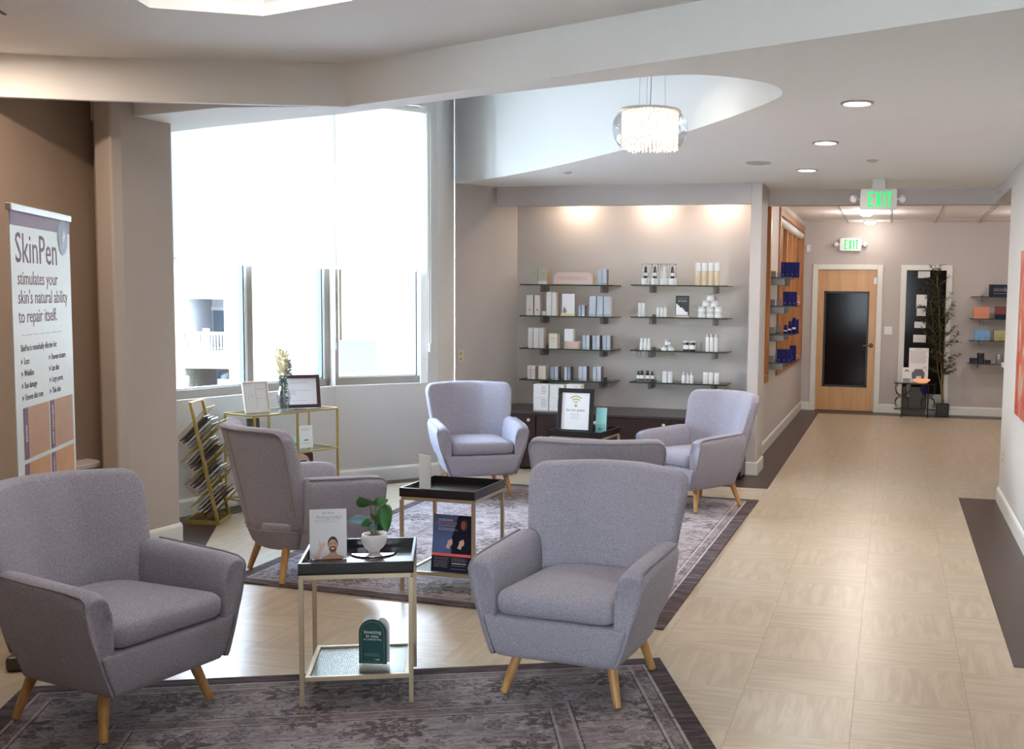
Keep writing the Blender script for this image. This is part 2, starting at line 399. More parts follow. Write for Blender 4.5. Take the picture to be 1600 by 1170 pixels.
# ================================================================== SETTING
def wallseg(name, p0, p1, z0, z1, th, material, ops=(), side=1):
    """wall along p0->p1, thickness grows to the left of the direction; ops = openings (s0,s1,z0,z1)"""
    d = Vector((p1[0]-p0[0], p1[1]-p0[1])); Ln = d.length; rz = math.atan2(d.y, d.x)
    M = T(p0[0], p0[1], 0, rz); mb = MB(); s = 0; y0, y1 = (0, th) if th > 0 else (th, 0)
    for a, b, c, e in sorted(ops):
        if a > s: mb.box(s, a, y0, y1, z0, z1, M)
        if c > z0: mb.box(a, b, y0, y1, z0, c, M)
        if e < z1: mb.box(a, b, y0, y1, e, z1, M)
        s = b
    if s < Ln: mb.box(s, Ln, y0, y1, z0, z1, M)
    return struct(name, mb, material)
def prism_hole(mb, outer, hole, z0, z1):
    vs = [Vector((p[0], p[1], 0)) for p in outer]; hs = [Vector((p[0], p[1], 0)) for p in hole]
    allp = list(outer)+list(hole); n = len(allp)
    v = [(p[0], p[1], z0) for p in allp]+[(p[0], p[1], z1) for p in allp]; f = []
    for t in tessellate_polygon([vs, hs]):
        f.append(tuple(t)); f.append(tuple(i+n for i in t))
    a = len(outer)
    for i in range(a): j = (i+1) % a; f.append((i, j, n+j, n+i))
    for i in range(a, n): j = a+(i-a+1) % (n-a); f.append((i, j, n+j, n+i))
    mb.add(v, f)

LOW, NEAR, TOP, BW = 2.704, 2.939, 3.62, 10.6
K = (-4.61, 8.53); L1 = (-5.02, 6.93); W2E = (-4.04, 9.157); PC = (-3.977, 9.228); A = (-4.115, 9.952); NB = (-3.705, 10.6)
COL = (-4.52, 6.27)

struct('floor', MB().box(-5.6, 4.2, -5.2, 17, -.12, 0), floor_material())
# dark tile borders laid along the walls
bd = MB()
bd.prism([(-1.31, 16.5), (-1.31, 10.6), (-1.196, 10.6), (-1.196, 10.155), (-1.75, 10.155), (-1.75, 9.49), (-1.012, 9.49), (-1.01, 16.13), (4.1, 16.13), (4.1, 16.5)], .0, .0025)
bd.prism([(.59, 9.54), (.90, 9.54), (.90, 5.13), (.588, 5.13)], .0, .0025)
bd.prism([(-4.18, 6.0), (-4.757, 7.09), (-4.70, 7.25), (-4.50, 8.42), (-4.28, 8.64), (-3.88, 9.10), (-3.98, 9.23), (-4.61, 8.53), (-5.03, 6.9), (-4.98, 6.72), (-4.52, 6.26), (-4.6, 5.7), (-4.45, 5.30), (-4.25, 5.62)], .0, .0025)
struct('trim_1', bd, BSTRIP)

wallseg('wall_right', (.9, 9.45), (.9, -5.2), 0, 3.0, .12, WALL)
wallseg('wall_back', (-5.4, -5), (1.0, -5), 0, 3.0, -.12, WALL, ops=[(3.9, 5.9, .75, 2.8)])
wallseg('wall_left', (-4.95, 6.12), (-5.15, 3.0), 0, 3.0, -.12, WALLL)
struct('wall_added_blocker', MB().box(-5.2, -1.75, 1.5, 1.62, 0, 2.96), WALLL)  # unseen wall added to keep rear daylight off the nearest left armchair
wallseg('wall_left_rear', (-5.15, 3.0), (-5.15, -5.1), 0, 3.0, -.12, WALL)
cl = MB(); cl.prism([COL, (-4.57, 5.86), (-4.60, 5.80), (-4.76, 5.87), (-4.96, 6.10), (-5.10, 6.15), (-5.2, 6.75), (-5.07, 6.80), (-4.98, 6.72)], 0, 3.0)
struct('wall_column', cl, mat('column_paint', (.46, .40, .345), .75, var=.02, scale=3, bump=.25, bscale=160), bevel=.012)
# bay walls: below the sill, above the window head, piers
wallseg('wall_bay_left', (-5.07, 6.735), K, 0, TOP, .14, WALL, ops=[(.20, 1.853, .855, 3.285)])
wallseg('wall_bay_right', K, PC, 0, TOP, .14, WALL, ops=[(0, .846, .855, 3.285)])
pm = MB(); pm.prism([PC, A, (-4.3, 9.99), (-4.10, 9.12)], 0, TOP); struct('wall_bay_pier', pm, WHITE, bevel=.01)
nl = MB(); nl.prism([(A[0]+.004, A[1]+.006), NB, (-3.82, 10.68), (-4.16, 10.02)], 0, LOW); struct('wall_niche_left', nl, WALLM)
wallseg('wall_niche_back', (-3.85, BW), (-1.45, BW), 0, LOW, .12, WALLM)
struct('wall_niche_right', MB().box(-1.30, -1.196, 10.155, 10.62, 0, LOW), WALLM, bevel=.008)
wallseg('wall_hall_left', (-1.31, 10.6), (-1.31, 16.6), 0, 2.8, .14, WALLM, ops=[(.15, 1.2, .82, 2.64), (2.26, 5.62, .82, 2.64)])
wallseg('wall_far', (-1.45, 16.55), (4.1, 16.55), 0, 2.8, .12, WALLM, ops=[(.345, 1.22, 0, 2.10), (1.62, 2.19, .06, 2.10)])
wallseg('wall_hall_right', (4.05, 16.6), (4.05, 9.4), 0, 2.8, .12, WALLM)
wallseg('wall_hall_return', (4.1, 9.45), (1.02, 9.45), 0, 2.8, .12, WALLM)
# valance of the product niche, hall header, side beam
va = MB(); va.prism([(-3.83, 10.33), (-1.196, 10.155), (-1.196, 10.20), (-3.83, 10.375)], 2.511, LOW+.05)
struct('trim_2', va, WALLM, bevel=.006)
struct('trim_3', MB().box(-1.30, 4.1, 10.866, 11.0, 2.558, 3.0), WALLM)
struct('trim_4', MB().box(.90, 1.04, 9.40, 10.87, 2.577, 3.0), WALL)

RIM = [(-5.12, 6.70), (-4.805, 6.62), (-4.229, 6.404), (-3.653, 6.215), (-3.289, 6.10), (-3.09, 6.022), (-2.868, 5.925), (-2.666, 5.83), (-2.481, 5.755), (-2.15, 5.62),
       (-1.9, 5.53), (-1.674, 5.45), (-1.4, 5.34), (-1.2, 5.272), (-1.08, 5.25), (-.97, 5.25), (-.87, 5.29), (-.802, 5.335), (-.72, 5.41), (-.664, 5.48), (-.615, 5.57), (-.585, 5.69), (-.60, 5.86),
       (-.68, 6.03), (-.788, 6.22), (-1.021, 6.59), (-1.329, 7.045), (-1.66, 7.49), (-2.025, 7.93), (-2.4, 8.37), (-2.805, 8.82), (-3.15, 9.17), (-3.499, 9.50), (-3.8, 9.73), (-4.115, 9.952)]
FAS = [(-3.062, 5.829), (-2.184, 5.453), (-.903, 4.875), (-.149, 4.538), (.421, 4.265), (1.1, 3.95)]
def smoothpoly(P, it=1):
    for _ in range(it):
        Q = [P[0]]
        for i in range(len(P)-1):
            a, b = P[i], P[i+1]
            Q += [(a[0]*.75+b[0]*.25, a[1]*.75+b[1]*.25), (a[0]*.25+b[0]*.75, a[1]*.25+b[1]*.75)]
        Q.append(P[-1]); P = Q
    return P
low = MB()
low.prism(FAS+[(1.1, 10.9), (-1.25, 10.9), (-1.25, 10.72), (-3.85, 10.72), (-4.25, 10.1)]+smoothpoly(RIM)[::-1]+[(-5.2, 6.3), (-4.95, 6.075), (-3.82, 5.76)], LOW, TOP)
struct('ceiling_low', low, CEIL, bevel=.012)
near = MB()
COF = [(-3.37, 4.54), (-2.93, 4.77), (-2.2, 4.53), (-1.85, 3.95), (-2.3, 3.35), (-3.15, 3.62)]
prism_hole(near, [(-5.4, -5.2), (1.1, -5.2), (1.1, 4.0)]+FAS[:-1][::-1]+[(-3.82, 5.78), (-4.93, 6.09), (-5.4, 6.3)], COF, NEAR, NEAR+.06)
struct('ceiling_near', near, CEIL)
cf = MB()
prism_hole(cf, [(p[0]+(.06 if p[0] > -2.6 else -.06), p[1]+(.06 if p[1] > 4.1 else -.06)) for p in COF], COF, NEAR+.061, NEAR+.30)
cf.prism([(p[0]*1.0+(.05 if p[0] > -2.6 else -.05), p[1]+(.05 if p[1] > 4.1 else -.05)) for p in COF], NEAR+.30, NEAR+.33)
struct('ceiling_coffer', cf, CEIL)
fb = MB(); fb.prism([(-3.062, 5.829), (-3.554, 5.694), (-3.886, 5.583), (-4.427, 5.43), (-4.95, 5.22), (-5.3, 5.08), (-5.3, 5.13), (-4.96, 5.265), (-4.43, 5.475), (-3.88, 5.628), (-3.55, 5.739), (-3.05, 5.86)], LOW, NEAR+.02)
struct('trim_5', fb, CEIL)
struct('ceiling_roof', MB().box(-5.6, 4.4, -8.0, 17.0, TOP, TOP+.1), WHITE)  # rear eave lengthened out of view to block sun at the rear window
struct('ceiling_hall', MB().box(-1.5, 4.2, 10.98, 16.7, 2.777, 2.83).box(1.04, 4.2, 9.4, 10.9, 2.777, 2.83), TBAR)
gm = MB()
for k in range(-2, 8):
    x = .54+.61*k
    if x < -1.25: continue
    gm.box(x-.012, x+.012, 11.0, 16.55, 2.770, 2.778)
for k in range(3):
    y = 15.9-2.44*k
    gm.box(-1.3, 4.05, y-.012, y+.012, 2.7705, 2.778)
struct('trim_6', gm, TGRID)

# baseboards
def baseboard(name, pts, h=.128, th=.016):
    mb = MB()
    for a, b in zip(pts[:-1], pts[1:]):
        d = Vector((b[0]-a[0], b[1]-a[1])); M = T(a[0], a[1], 0, math.atan2(d.y, d.x))
        prof = [(-th, .003), (-th, h-.02), (-th*.6, h-.004), (-.002, h), (.004, h), (.004, .003)]
        mb.loft([[(-th*.6, p[0], p[1]) for p in prof], [(d.length+th*.6, p[0], p[1]) for p in prof]], (1, 1), M)
    return struct(name, mb, TRIM)
baseboard('baseboard_right', [(.9, 9.45), (.9, -5)])
baseboard('baseboard_hall_end', [(1.02, 9.45), (.9, 9.45)])
baseboard('baseboard_bay', [(-4.99, 6.715), (-5.045, 6.82), (-5.03, 6.9), K, PC, A])
baseboard('baseboard_niche', [A, (-3.95, 10.2)])
baseboard('baseboard_column', [(-4.76, 5.87), (-4.60, 5.80), (-4.57, 5.86), COL])
baseboard('baseboard_corner', [COL, (-4.99, 6.73)])
baseboard('baseboard_left', [(-5.15, 3.0), (-4.96, 6.05)])
baseboard('baseboard_left_rear', [(-5.15, -5), (-5.15, 3)])
baseboard('baseboard_hall_left', [(-1.31, 10.62), (-1.31, 16.55)])
pb = MB()
for r in ([-1.212, -1.18, 10.139, 10.62],): pb.box(-1.30, -1.180, 10.139, 10.62, .003, .128)
struct('baseboard_pillar', pb, TRIM, bevel=.006)
baseboard('baseboard_far', [(-1.31, 16.55), (-1.18, 16.55)])
baseboard('baseboard_far_middle', [(-.155, 16.55), (.085, 16.55)])
baseboard('baseboard_far_right', [(.82, 16.55), (4.05, 16.55)])

# ------------------------------------------------------------------ bay windows
def bay_window(name, p0, p1, mull=(), z0=.855, z1=3.285):
    d = Vector((p1[0]-p0[0], p1[1]-p0[1])); Ln = d.length; M = T(p0[0], p0[1], 0, math.atan2(d.y, d.x)); w = .052
    root = bpy.data.objects.new(name, None); C.objects.link(root); root.matrix_world = M; root['kind'] = 'structure'
    f = MB()
    f.box(0, Ln, .06, .12, z0, z0+w+.012).box(0, Ln, .06, .12, z1-w, z1).box(0, w, .06, .12, z0, z1).box(Ln-w, Ln, .06, .12, z0, z1)
    for x in mull: f.box(x-.025, x+.03, .06, .12, z0, z1)
    f.build('window_frame', TAUPE, root, bevel=.004)
    s = MB(); xs = [w]+[v for x in mull for v in (x-.025, x+.03)]+[Ln-w]
    g = MB(); k_ = MB()
    for a, b in zip(xs[::2], xs[1::2]):
        s.box(b-.022, b, .065, .115, z0+w+.012, z1-w).box(a, b-.03, .075, .113, z0+w+.012, z0+w+.026); k_.box(b-.034, b-.022, .07, .115, z0+w+.012, z1-w)
        g.box(a, b-.034, .090, .094, z0+w+.012, z1-w)
    s.build('sash', WMETAL, root); k_.build('gasket', mat('dark_gasket', (.012, .035, .05), .4), root); g.build('pane', GLASS, root)
    return root
bay_window('window_1', L1, K, mull=(.775,))
bay_window('window_2', K, W2E)
def roller_blind(label, p0, p1, x0, x1, zb, cordx, pullz):
    d = Vector((p1[0]-p0[0], p1[1]-p0[1])); rz = math.atan2(d.y, d.x)
    t = thing('roller_blind', label, 'blind', (p0[0], p0[1], 0), rz)
    MB().box(x0, x1, -.032, -.030, zb+.03, 3.235).build('cloth', BLIND, t)
    hm = MB().loft([[(x0, -.031+.012*math.cos(a), zb+.018+.020*math.sin(a)) for a in [2*PI*k/10 for k in range(10)]], [(x1, -.031+.012*math.cos(a), zb+.018+.020*math.sin(a)) for a in [2*PI*k/10 for k in range(10)]]])
    hm.build('hem_bar', BLIND, t, smooth=True)
    MB().tube([(x0, -.031, 3.24), (x1, -.031, 3.24)], .022, 12).build('roller', TRIM, t, smooth=True)
    MB().tube([(cordx, -.05, 3.23), (cordx, -.05, pullz)], .002, 6).tube([(cordx+.02, -.05, 3.23), (cordx+.02, -.05, pullz)], .002, 6).build('cord', TRIM, t)
    MB().lathe([(.004, pullz-.07), (.013, pullz-.06), (.013, pullz), (.004, pullz+.01)], 10, T(cordx+.01, -.05, 0)).build('cord_pull', TRIM, t, smooth=True)
    return t
roller_blind('wide white roller blind half lowered over the larger bay window', L1, K, -.07, 1.633, 1.845, 1.585, 1.23)
roller_blind('narrower white roller blind over the bay window beside the white pier', K, W2E, .012, .82, 1.845, .835, 1.20)
# unseen rear window behind the camera, added for fill daylight
rw = bpy.data.objects.new('window_added_fill', None); C.objects.link(rw); rw.location = (0, -5, 0); rw['kind'] = 'structure'
f = MB(); f.box(-1.5, .5, -.10, -.04, .75, .82).box(-1.5, .5, -.10, -.04, 2.73, 2.80)
for x in (-1.5, -.53, .44): f.box(x, x+.06, -.10, -.04, .82, 2.73)
f.build('window_frame', TAUPE, rw); MB().box(-1.46, .46, -.072, -.068, .8, 2.75).build('pane', GLASS, rw)

# ------------------------------------------------------------------ hall windows with oak frames
def hall_window(name, y0, y1, z0=.76, z1=2.70):
    root = bpy.data.objects.new(name, None); C.objects.link(root); root.location = (-1.31, 0, 0); root['kind'] = 'structure'
    f = MB(); w = .085
    f.box(-.02, .022, y0, y1, z0, z0+w).box(-.02, .022, y0, y1, z1-w, z1).box(-.02, .022, y0, y0+w, z0+w, z1-w).box(-.02, .022, y1-w, y1, z0+w, z1-w)
    f.build('window_frame', OAK, root, bevel=.004)
    j = MB(); j.box(-.14, -.02, y0+.06, y1-.06, z0+.05, z0+w).box(-.14, -.02, y0+.06, y1-.06, z1-w, z1-.05).box(-.14, -.02, y0+.06, y0+w, z0+w, z1-w).box(-.14, -.02, y1-w, y1-.06, z0+w, z1-w)
    n = max(1, int((y1-y0)/.62))
    for k in range(1, n): 
        y = y0+w+(y1-y0-2*w)*k/n; j.box(-.12, -.03, y-.05, y+.05, z0+w, z1-w)
    j.build('mullions', OAK, root)
    MB().box(-.136, -.130, y0+w, y1-w, z0+w, z1-w).build('shade', CREAM, root)
    if y1 > 13:
        MB().tube([(-.03, y0+w+.02, z1-w-.05), (-.03, y1-w-.02, z1-w-.05)], .05, 14).build('roller', PLW, root, smooth=True)
    return root
hall_window('window_4', 10.72, 11.88); hall_window('window_5', 12.80, 16.30)
struct('wall_office', MB().box(-1.75, -1.70, 10.7, 16.6, 0, 2.8), WALLM)

# ------------------------------------------------------------------ far door and side light
d1 = bpy.data.objects.new('door_1', None); C.objects.link(d1); d1.location = (0, 16.55, 0); d1['kind'] = 'structure'
f = MB(); f.box(-1.175, -1.095, -.022, .03, 0, 2.165).box(-.24, -.16, -.022, .03, 0, 2.165).box(-1.095, -.24, -.022, .03, 2.09, 2.165)
f.build('door_frame', TRIM, d1, bevel=.004)
lf = MB(); gx0, gx1, gz0, gz1 = -1.0, -.345, .36, 1.775
lf.box(-1.092, gx0, .02, .06, .01, 2.088).box(gx1, -.243, .02, .06, .01, 2.088).box(gx0, gx1, .02, .06, .01, gz0).box(gx0, gx1, .02, .06, gz1, 2.088)
lf.build('door_leaf', MAPLE, d1)
fr = MB(); e = .028
fr.box(gx0, gx0+e, .005, .06, gz0, gz1).box(gx1-e, gx1, .005, .06, gz0, gz1).box(gx0, gx1, .005, .06, gz0, gz0+e).box(gx0, gx1, .005, .06, gz1-e, gz1)
fr.build('glazing_frame', BLK, d1)
MB().box(gx0+e, gx1-e, .03, .04, gz0+e, gz1-e).build('pane', DKGLASS, d1)
hd = MB(); hd.lathe([(.034, 0), (.034, .012), (.012, .016), (.012, .05)], 14, T(-.30, .02, .985, 0, PI/2)); hd.tube([(-.30, -.03, .985), (-.33, -.035, .985), (-.42, -.03, .98)], .009, 8)
hd.build('door_handle', mat('bronze_handle', (.10, .07, .05), .35, .9), d1, smooth=True)
MB().box(-.285, -.245, .0, .02, 1.88, 1.98).build('door_sensor', PLW, d1, bevel=.004)
MB().box(-1.095, -.24, -.02, .06, 0, .012).build('threshold', mat('dark_threshold', (.03, .02, .02), .4), d1)
w6 = bpy.data.objects.new('window_6', None); C.objects.link(w6); w6.location = (0, 16.55, 0); w6['kind'] = 'structure'
f = MB(); f.box(.095, .175, -.022, .03, 0, 2.165).box(.735, .815, -.022, .03, 0, 2.165).box(.175, .735, -.022, .03, 2.09, 2.165).box(.175, .735, -.022, .03, .0, .075)
f.build('window_frame', TRIM, w6, bevel=.004)
MB().box(.17, .74, .05, .06, .07, 2.1).build('pane', DKGLASS, w6)
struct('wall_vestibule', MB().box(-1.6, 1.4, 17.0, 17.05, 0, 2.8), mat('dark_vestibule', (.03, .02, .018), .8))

# ------------------------------------------------------------------ outside
ext = MB(); ext.box(-90, 60, 4.3, 120, -4.3, -4.2)
struct('ground_outside', MB().box(-90, -6, -30, 120, -4.3, -4.2), STREET)
FH = Vector((math.sin(YAW), math.cos(YAW), 0)); RH = Vector((math.cos(YAW), -math.sin(YAW), 0))
def ext_origin(u, dist): p = FH*dist+RH*u; return (p.x, p.y, 0)
erz = math.atan2(RH.y, RH.x)
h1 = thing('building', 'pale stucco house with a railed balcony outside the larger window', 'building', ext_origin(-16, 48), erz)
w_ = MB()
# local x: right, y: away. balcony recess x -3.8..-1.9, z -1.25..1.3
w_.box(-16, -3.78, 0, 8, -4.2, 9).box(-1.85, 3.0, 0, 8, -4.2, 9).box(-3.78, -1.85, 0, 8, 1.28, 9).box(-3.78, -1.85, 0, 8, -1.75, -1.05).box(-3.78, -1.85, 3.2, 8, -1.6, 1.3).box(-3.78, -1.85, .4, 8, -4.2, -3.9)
w_.build('wall', HOUSE, h1); MB().box(-3.78, -1.85, 3.12, 3.19, -1.05, 1.28).box(-3.778, -3.74, .1, 3.1, -1.05, 1.28).box(-1.90, -1.852, .13, 3.1, -1.05, 1.28).build('recess_wall', mat('exterior_recess_shade', (.34, .35, .38), .9), h1)  # grey lining puts the balcony recess's shade into its colour
r_ = MB(); r_.box(-3.78, -1.85, .0, .06, -.25, -.15).box(-3.78, -1.85, 0, .06, -1.05, -.98).box(-2.95, -2.70, -.03, .1, -1.05, .0).box(-2.0, -1.80, -.05, .12, -1.05, 1.28)
for k in range(14):
    x = -3.7+k*.135; r_.box(x, x+.05, .01, .05, -1.0, -.2)
r_.build('balcony_railing', HOUSEW, h1)
o_ = MB()
for (a, b, c, e) in ((-3.7, -3.05, -.95, .75), (-2.95, -2.3, -.95, .75), (-3.6, -3.2, -3.6, -1.9), (-2.35, -1.7, -3.3, -2.2), (-1.45, -1.2, -.6, .9)):
    yy = 3.1 if b < -1.85 and c < .7 and a < -2 and c > -1 else -.02
    if c < -1: yy = -.03 if a > -3 else 3.1
    MB().box(a, b, yy, yy+.1, c, e).build('window', HOUSEG, h1)
fr = MB(); fr.box(-1.5, -1.15, -.06, 0, -.7, -.6)
fr.build('window_sill', HOUSEW, h1); MB().box(-3.75, -2.2, 3.0, 3.1, .75, .9).build('door_head', HOUSEW, h1)
h2 = thing('building', 'pale house with grey porch roof outside the narrower bay window', 'building', ext_origin(-11.6, 44), erz)
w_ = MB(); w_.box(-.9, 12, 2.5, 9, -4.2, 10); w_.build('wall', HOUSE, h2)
rf = MB(); rf.loft([[(-1.2, -.6, -1.65), (-1.2, 2.45, -.35), (-1.2, 2.45, -.45), (-1.2, -.6, -1.75)], [(1.35, -.6, -1.65), (.55, 2.45, -.35), (.55, 2.45, -.45), (1.35, -.6, -1.75)]]); rf.build('porch_roof', ROOFM, h2)
MB().box(-1.0, 1.25, -.5, -.35, -1.95, -1.70).box(.85, 1.1, -.5, -.3, -4.2, -1.8).box(-.9, -.7, -.5, -.3, -4.2, -1.8).build('porch_frame', HOUSEW, h2)
MB().box(-.45, .45, 2.4, 2.47, -3.6, -2.3).build('window', HOUSEG, h2); MB().box(-.45, -.05, 2.4, 2.47, 1.3, 2.6).build('window', HOUSEG, h2)

# ================================================================== RUGS
def rug(label, quad, tone, group=None):
    A_, B_, C_, D_ = [Vector(q) for q in quad]
    Wd = (B_-A_).length; Hd = (D_-A_).length; n = 24; mb = MB(); mb.uv = []; rnd = random.Random(3)
    for z in (.0105, .001):
        for j in range(n+1):
            for i in range(n+1):
                s, t = i/n, j/n; p = A_.lerp(B_, s).lerp(D_.lerp(C_, s), t)
                mb.v.append((p.x, p.y, z)); mb.uv.append((s*Wd, t*Hd))
    q = (n+1)*(n+1)
    for j in range(n):
        for i in range(n):
            a = j*(n+1)+i; mb.f.append((a, a+1, a+n+2, a+n+1)); mb.f.append((q+a, q+a+n+1, q+a+n+2, q+a+1))
    for k in range(n):
        for a, b in ((k, k+1), (n*(n+1)+k+1, n*(n+1)+k), ((k+1)*(n+1), k*(n+1)), (k*(n+1)+n, (k+1)*(n+1)+n)): mb.f.append((a, q+a, q+b, b))
    return tag(mb.build('area_rug', rug_material('rug_'+str(len(bpy.data.materials)), Wd, Hd, tone)), label, 'rug')
rug('large faded grey patterned rug under the far group of armchairs', [(-3.66, 5.47), (-1.06, 5.24), (-1.02, 8.88), (-3.64, 9.02)], 1.15)
rug('faded purple brown patterned rug under the two nearest armchairs', [(-.985, 4.80), (-3.445, 3.735), (-2.05, .52), (.42, 1.58)], .74)

# ================================================================== ARMCHAIRS
def outline(hwf, hwb, yf, yb, rf=.035, rb=.14, z=0):
    P = []
    for cx, cy, a0, r in ((hwb-rb, yb-rb, 0, rb), (-hwb+rb, yb-rb, PI/2, rb), (-hwf+rf, yf+rf, PI, rf), (hwf-rf, yf+rf, 1.5*PI, rf)):
        for k in range(6):
            a = a0+PI/2*k/5; P.append((cx+r*math.cos(a), cy+r*math.sin(a), z))
    return P
def lerp_tab(tab, x):
    for (a, u), (b, v) in zip(tab[:-1], tab[1:]):
        if x <= b: return u+(v-u)*max(0, (x-a))/(b-a)
    return tab[-1][1]
def make_chair(label, x, y, deg):
    t = thing('armchair', label, 'armchair', (x, y, .011), math.radians(deg), None)
    b = MB()
    b.loft([outline(.247, .225, -.305, .245, .03, .19, .178), outline(.261, .24, -.318, .27, .03, .20, .184), outline(.272, .255, -.328, .288, .025, .21, .205),
            outline(.290, .275, -.331, .308, .022, .22, .26), outline(.306, .292, -.332, .318, .020, .22, .315), outline(.312, .298, -.332, .320, .020, .22, .336), outline(.310, .296, -.328, .318, .02, .22, .345), outline(.28, .286, -.30, .305, .03, .22, .349)])
    sb = b.build('seat_base', FAB, t, smooth=2)
    p = MB(); loop = outline(.300, .292, -.316, .317, .035, .22, .300); p.tube(loop[:13], .004, 6); p.build('piping', PIPE, sb, smooth=2)
    for s in (-1, 1):
        a = MB(); rings = []
        OUT = [(.190, .268), (.205, .278), (.25, .295), (.30, .3115), (.338, .324), (.36, .331), (.40, .345), (.44, .356), (.50, .368), (.56, .376)]
        for yy, ins, zt in ((-.322, .016, .548), (-.330, .004, .558), (-.326, 0, .564), (-.30, 0, .578), (-.22, 0, .588), (-.08, 0, .595), (.06, 0, .603), (.12, 0, .606), (.145, 0, .606), (.158, .01, .600)):
            kb = 1-.10*max(0, yy)/.25
            pts = []
            for zz, xo in OUT:
                zz = min(zz, zt-.05); f = kb if zz < .35 else 1-(1-kb)*max(0, (.5-zz)/.15)
                pts.append((xo*(1-.06*max(0, yy)/.2*(zz < .33))-ins*.5, zz))
            xo = .376-ins
            pts += [(xo-.003, zt-.028), (xo-.016, zt-.008-ins*.4), (xo-.04, zt-ins*.5), (.315, zt+.001-ins*.5), (.292, zt-.006-ins*.4), (.274+ins, zt-.026), (.266+ins, zt-.06), (.260+ins, .50), (.258+ins, .46), (.257+ins, .41), (.256+ins, .36), (.256+ins, .340), (.309, .339), (.296, .30), (.278, .25), (.262, .205), (.256, .190)]
            yo = yy
            rings.append([(s*px, yo+.012*max(0, (pz-.45))*(-1), pz) for px, pz in pts])
        a.loft(rings); ar = a.build('armrest', FAB, t, smooth=2)
        pp = MB()
        front = [(s*xo, -.3290, zz) for zz, xo in ((.19, .266), (.205, .277), (.26, .297), (.30, .311), (.345, .3245))]+[(s*(xo-.001), -.3275, zz) for zz, xo in OUT[5:-1] if zz < .52]+[(s*.372, -.329, .533), (s*.366, -.326, .554), (s*.364, -.30, .571), (s*.366, -.22, .581), (s*.368, -.08, .588), (s*.368, .06, .596), (s*.366, .14, .599)]
        pp.tube(front, .0048, 6); pp.build('piping', PIPE, ar, smooth=2)
    # backrest shell
    n = 28; U = [math.sin(PI/2*(-1+2*i/n))*.35+(-1+2*i/n)*.65 for i in range(n+1)]; U = [(1 if q > 0 else -1)*(1-(1-abs(q))**1.25) for q in U]
    HW = [(.28, .292), (.45, .318), (.62, .340), (.80, .362), (.93, .372)]
    YB = [(.28, .322), (.40, .352), (.60, .395), (.80, .440), (.93, .470)]
    TH = [(.28, .10), (.5, .118), (.75, .108), (.93, .088)]
    def zt(u): return .874-.008*abs(u)**2-.048*(1-math.sqrt(max(0, 1-max(0, (abs(u)-.86)/.14)**2)))
    def ring(sv, shr=0, dz=0):
        po, pi = [], []
        for u in U:
            z = .288+(zt(u)-.288)*sv+dz; hw = lerp_tab(HW, z); yb = lerp_tab(YB, z); th = lerp_tab(TH, z)
            wing = .155*max(0, (abs(u)-.25)/.75)**1.2
            cush = .014*(1-abs(u)**4)*math.sin(PI*min(1, max(0, (z-.3)/.62)))
            yo = yb-wing; yi = yb-wing-th-cush+.03*abs(u)**6
            mid = (yo+yi)/2; k = 1-shr
            po.append((u*hw*(1-.01*shr), mid+(yo-mid)*k, z)); pi.append((u*hw*(.985-.01*shr), mid+(yi-mid)*k, z))
        e1 = [((1.012*po[-1][0]), po[-1][1]*.75+pi[-1][1]*.25, po[-1][2]), (1.014*po[-1][0], po[-1][1]*.4+pi[-1][1]*.6, po[-1][2])]
        e0 = [((1.012*po[0][0]), po[0][1]*.75+pi[0][1]*.25, po[0][2]), (1.014*po[0][0], po[0][1]*.4+pi[0][1]*.6, po[0][2])]
        return po+e1+pi[::-1]+e0[::-1]
    R_ = [ring(0, .1)]+[ring(k/13) for k in range(0, 14)]
    R_ += [ring(1, .07, .007), ring(1, .20, .013), ring(1, .42, .018), ring(1, .7, .0205)]
    bk = MB(); bk.loft(R_, (1, 0))
    last = R_[-1]; N_ = len(last); o = len(bk.v)-N_
    for i in range(n):
        bk.f.append((o+i, o+i+1, o+(N_-3-i-1), o+(N_-3-i)))
    bk.f.append((o+n, o+n+1, o+n+2, o+n+3)); bk.f.append((o, o+N_-1, o+N_-2, o+N_-3))
    back = bk.build('backrest', FAB, t, smooth=2)
    pp = MB(); path = []
    def outer(u, z): 
        hw = lerp_tab(HW, z); return (u*hw*1.004, lerp_tab(YB, z)-.155*max(0, (abs(u)-.25)/.75)**1.2+.001, z)
    for k in range(14): z = .29+(zt(-1)-.29)*k/13; path.append(outer(-1, z))
    for u in U[1:-1]: path.append(outer(u, zt(u)+.004))
    for k in range(13, -1, -1): z = .29+(zt(1)-.29)*k/13; path.append(outer(1, z))
    pp.tube(path, .0058, 6)
    pp.tube([outer(u, .292) for u in U], .004, 6); pp.tube([(outer(0, z)[0], outer(0, z)[1]+.0005, z) for z in (.3, .5, .7, .9)], .0015, 5)
    pp.build('piping', PIPE, back, smooth=2)
    for u in (-.36, .36):
        st = MB()
        pts = []
        for k in range(12):
            z = .47+.42*k/11; pts.append((u*lerp_tab(HW, z), lerp_tab(YB, z)-.155*max(0, (abs(u)-.25)/.75)**1.2-lerp_tab(TH, z)-.014*(1-abs(u)**4)*math.sin(PI*min(1, (z-.3)/.62))-.0006, z))
        st.tube(pts, .0013, 5); st.build('seam', FAB, back, smooth=2)
    # seat cushion
    c = MB()
    def cr(i, z, bul=0):
        P = outline(.250-i+bul, .232-i, -.338+i-bul, .255-i, max(.012, .045-i*.4), max(.03, .15-i), 0)
        return [(px, py, z+(.010*(1-(px/.26)**2)*(1-((py+.07)/.28)**2) if z > .43 else 0)) for px, py, _ in P]
    c.loft([cr(.03, .352), cr(.010, .360), cr(.002, .372, .002), cr(0, .40, .004), cr(0, .425, .003), cr(.006, .441), cr(.018, .450), cr(.045, .455), cr(.085, .457), cr(.125, .458)])
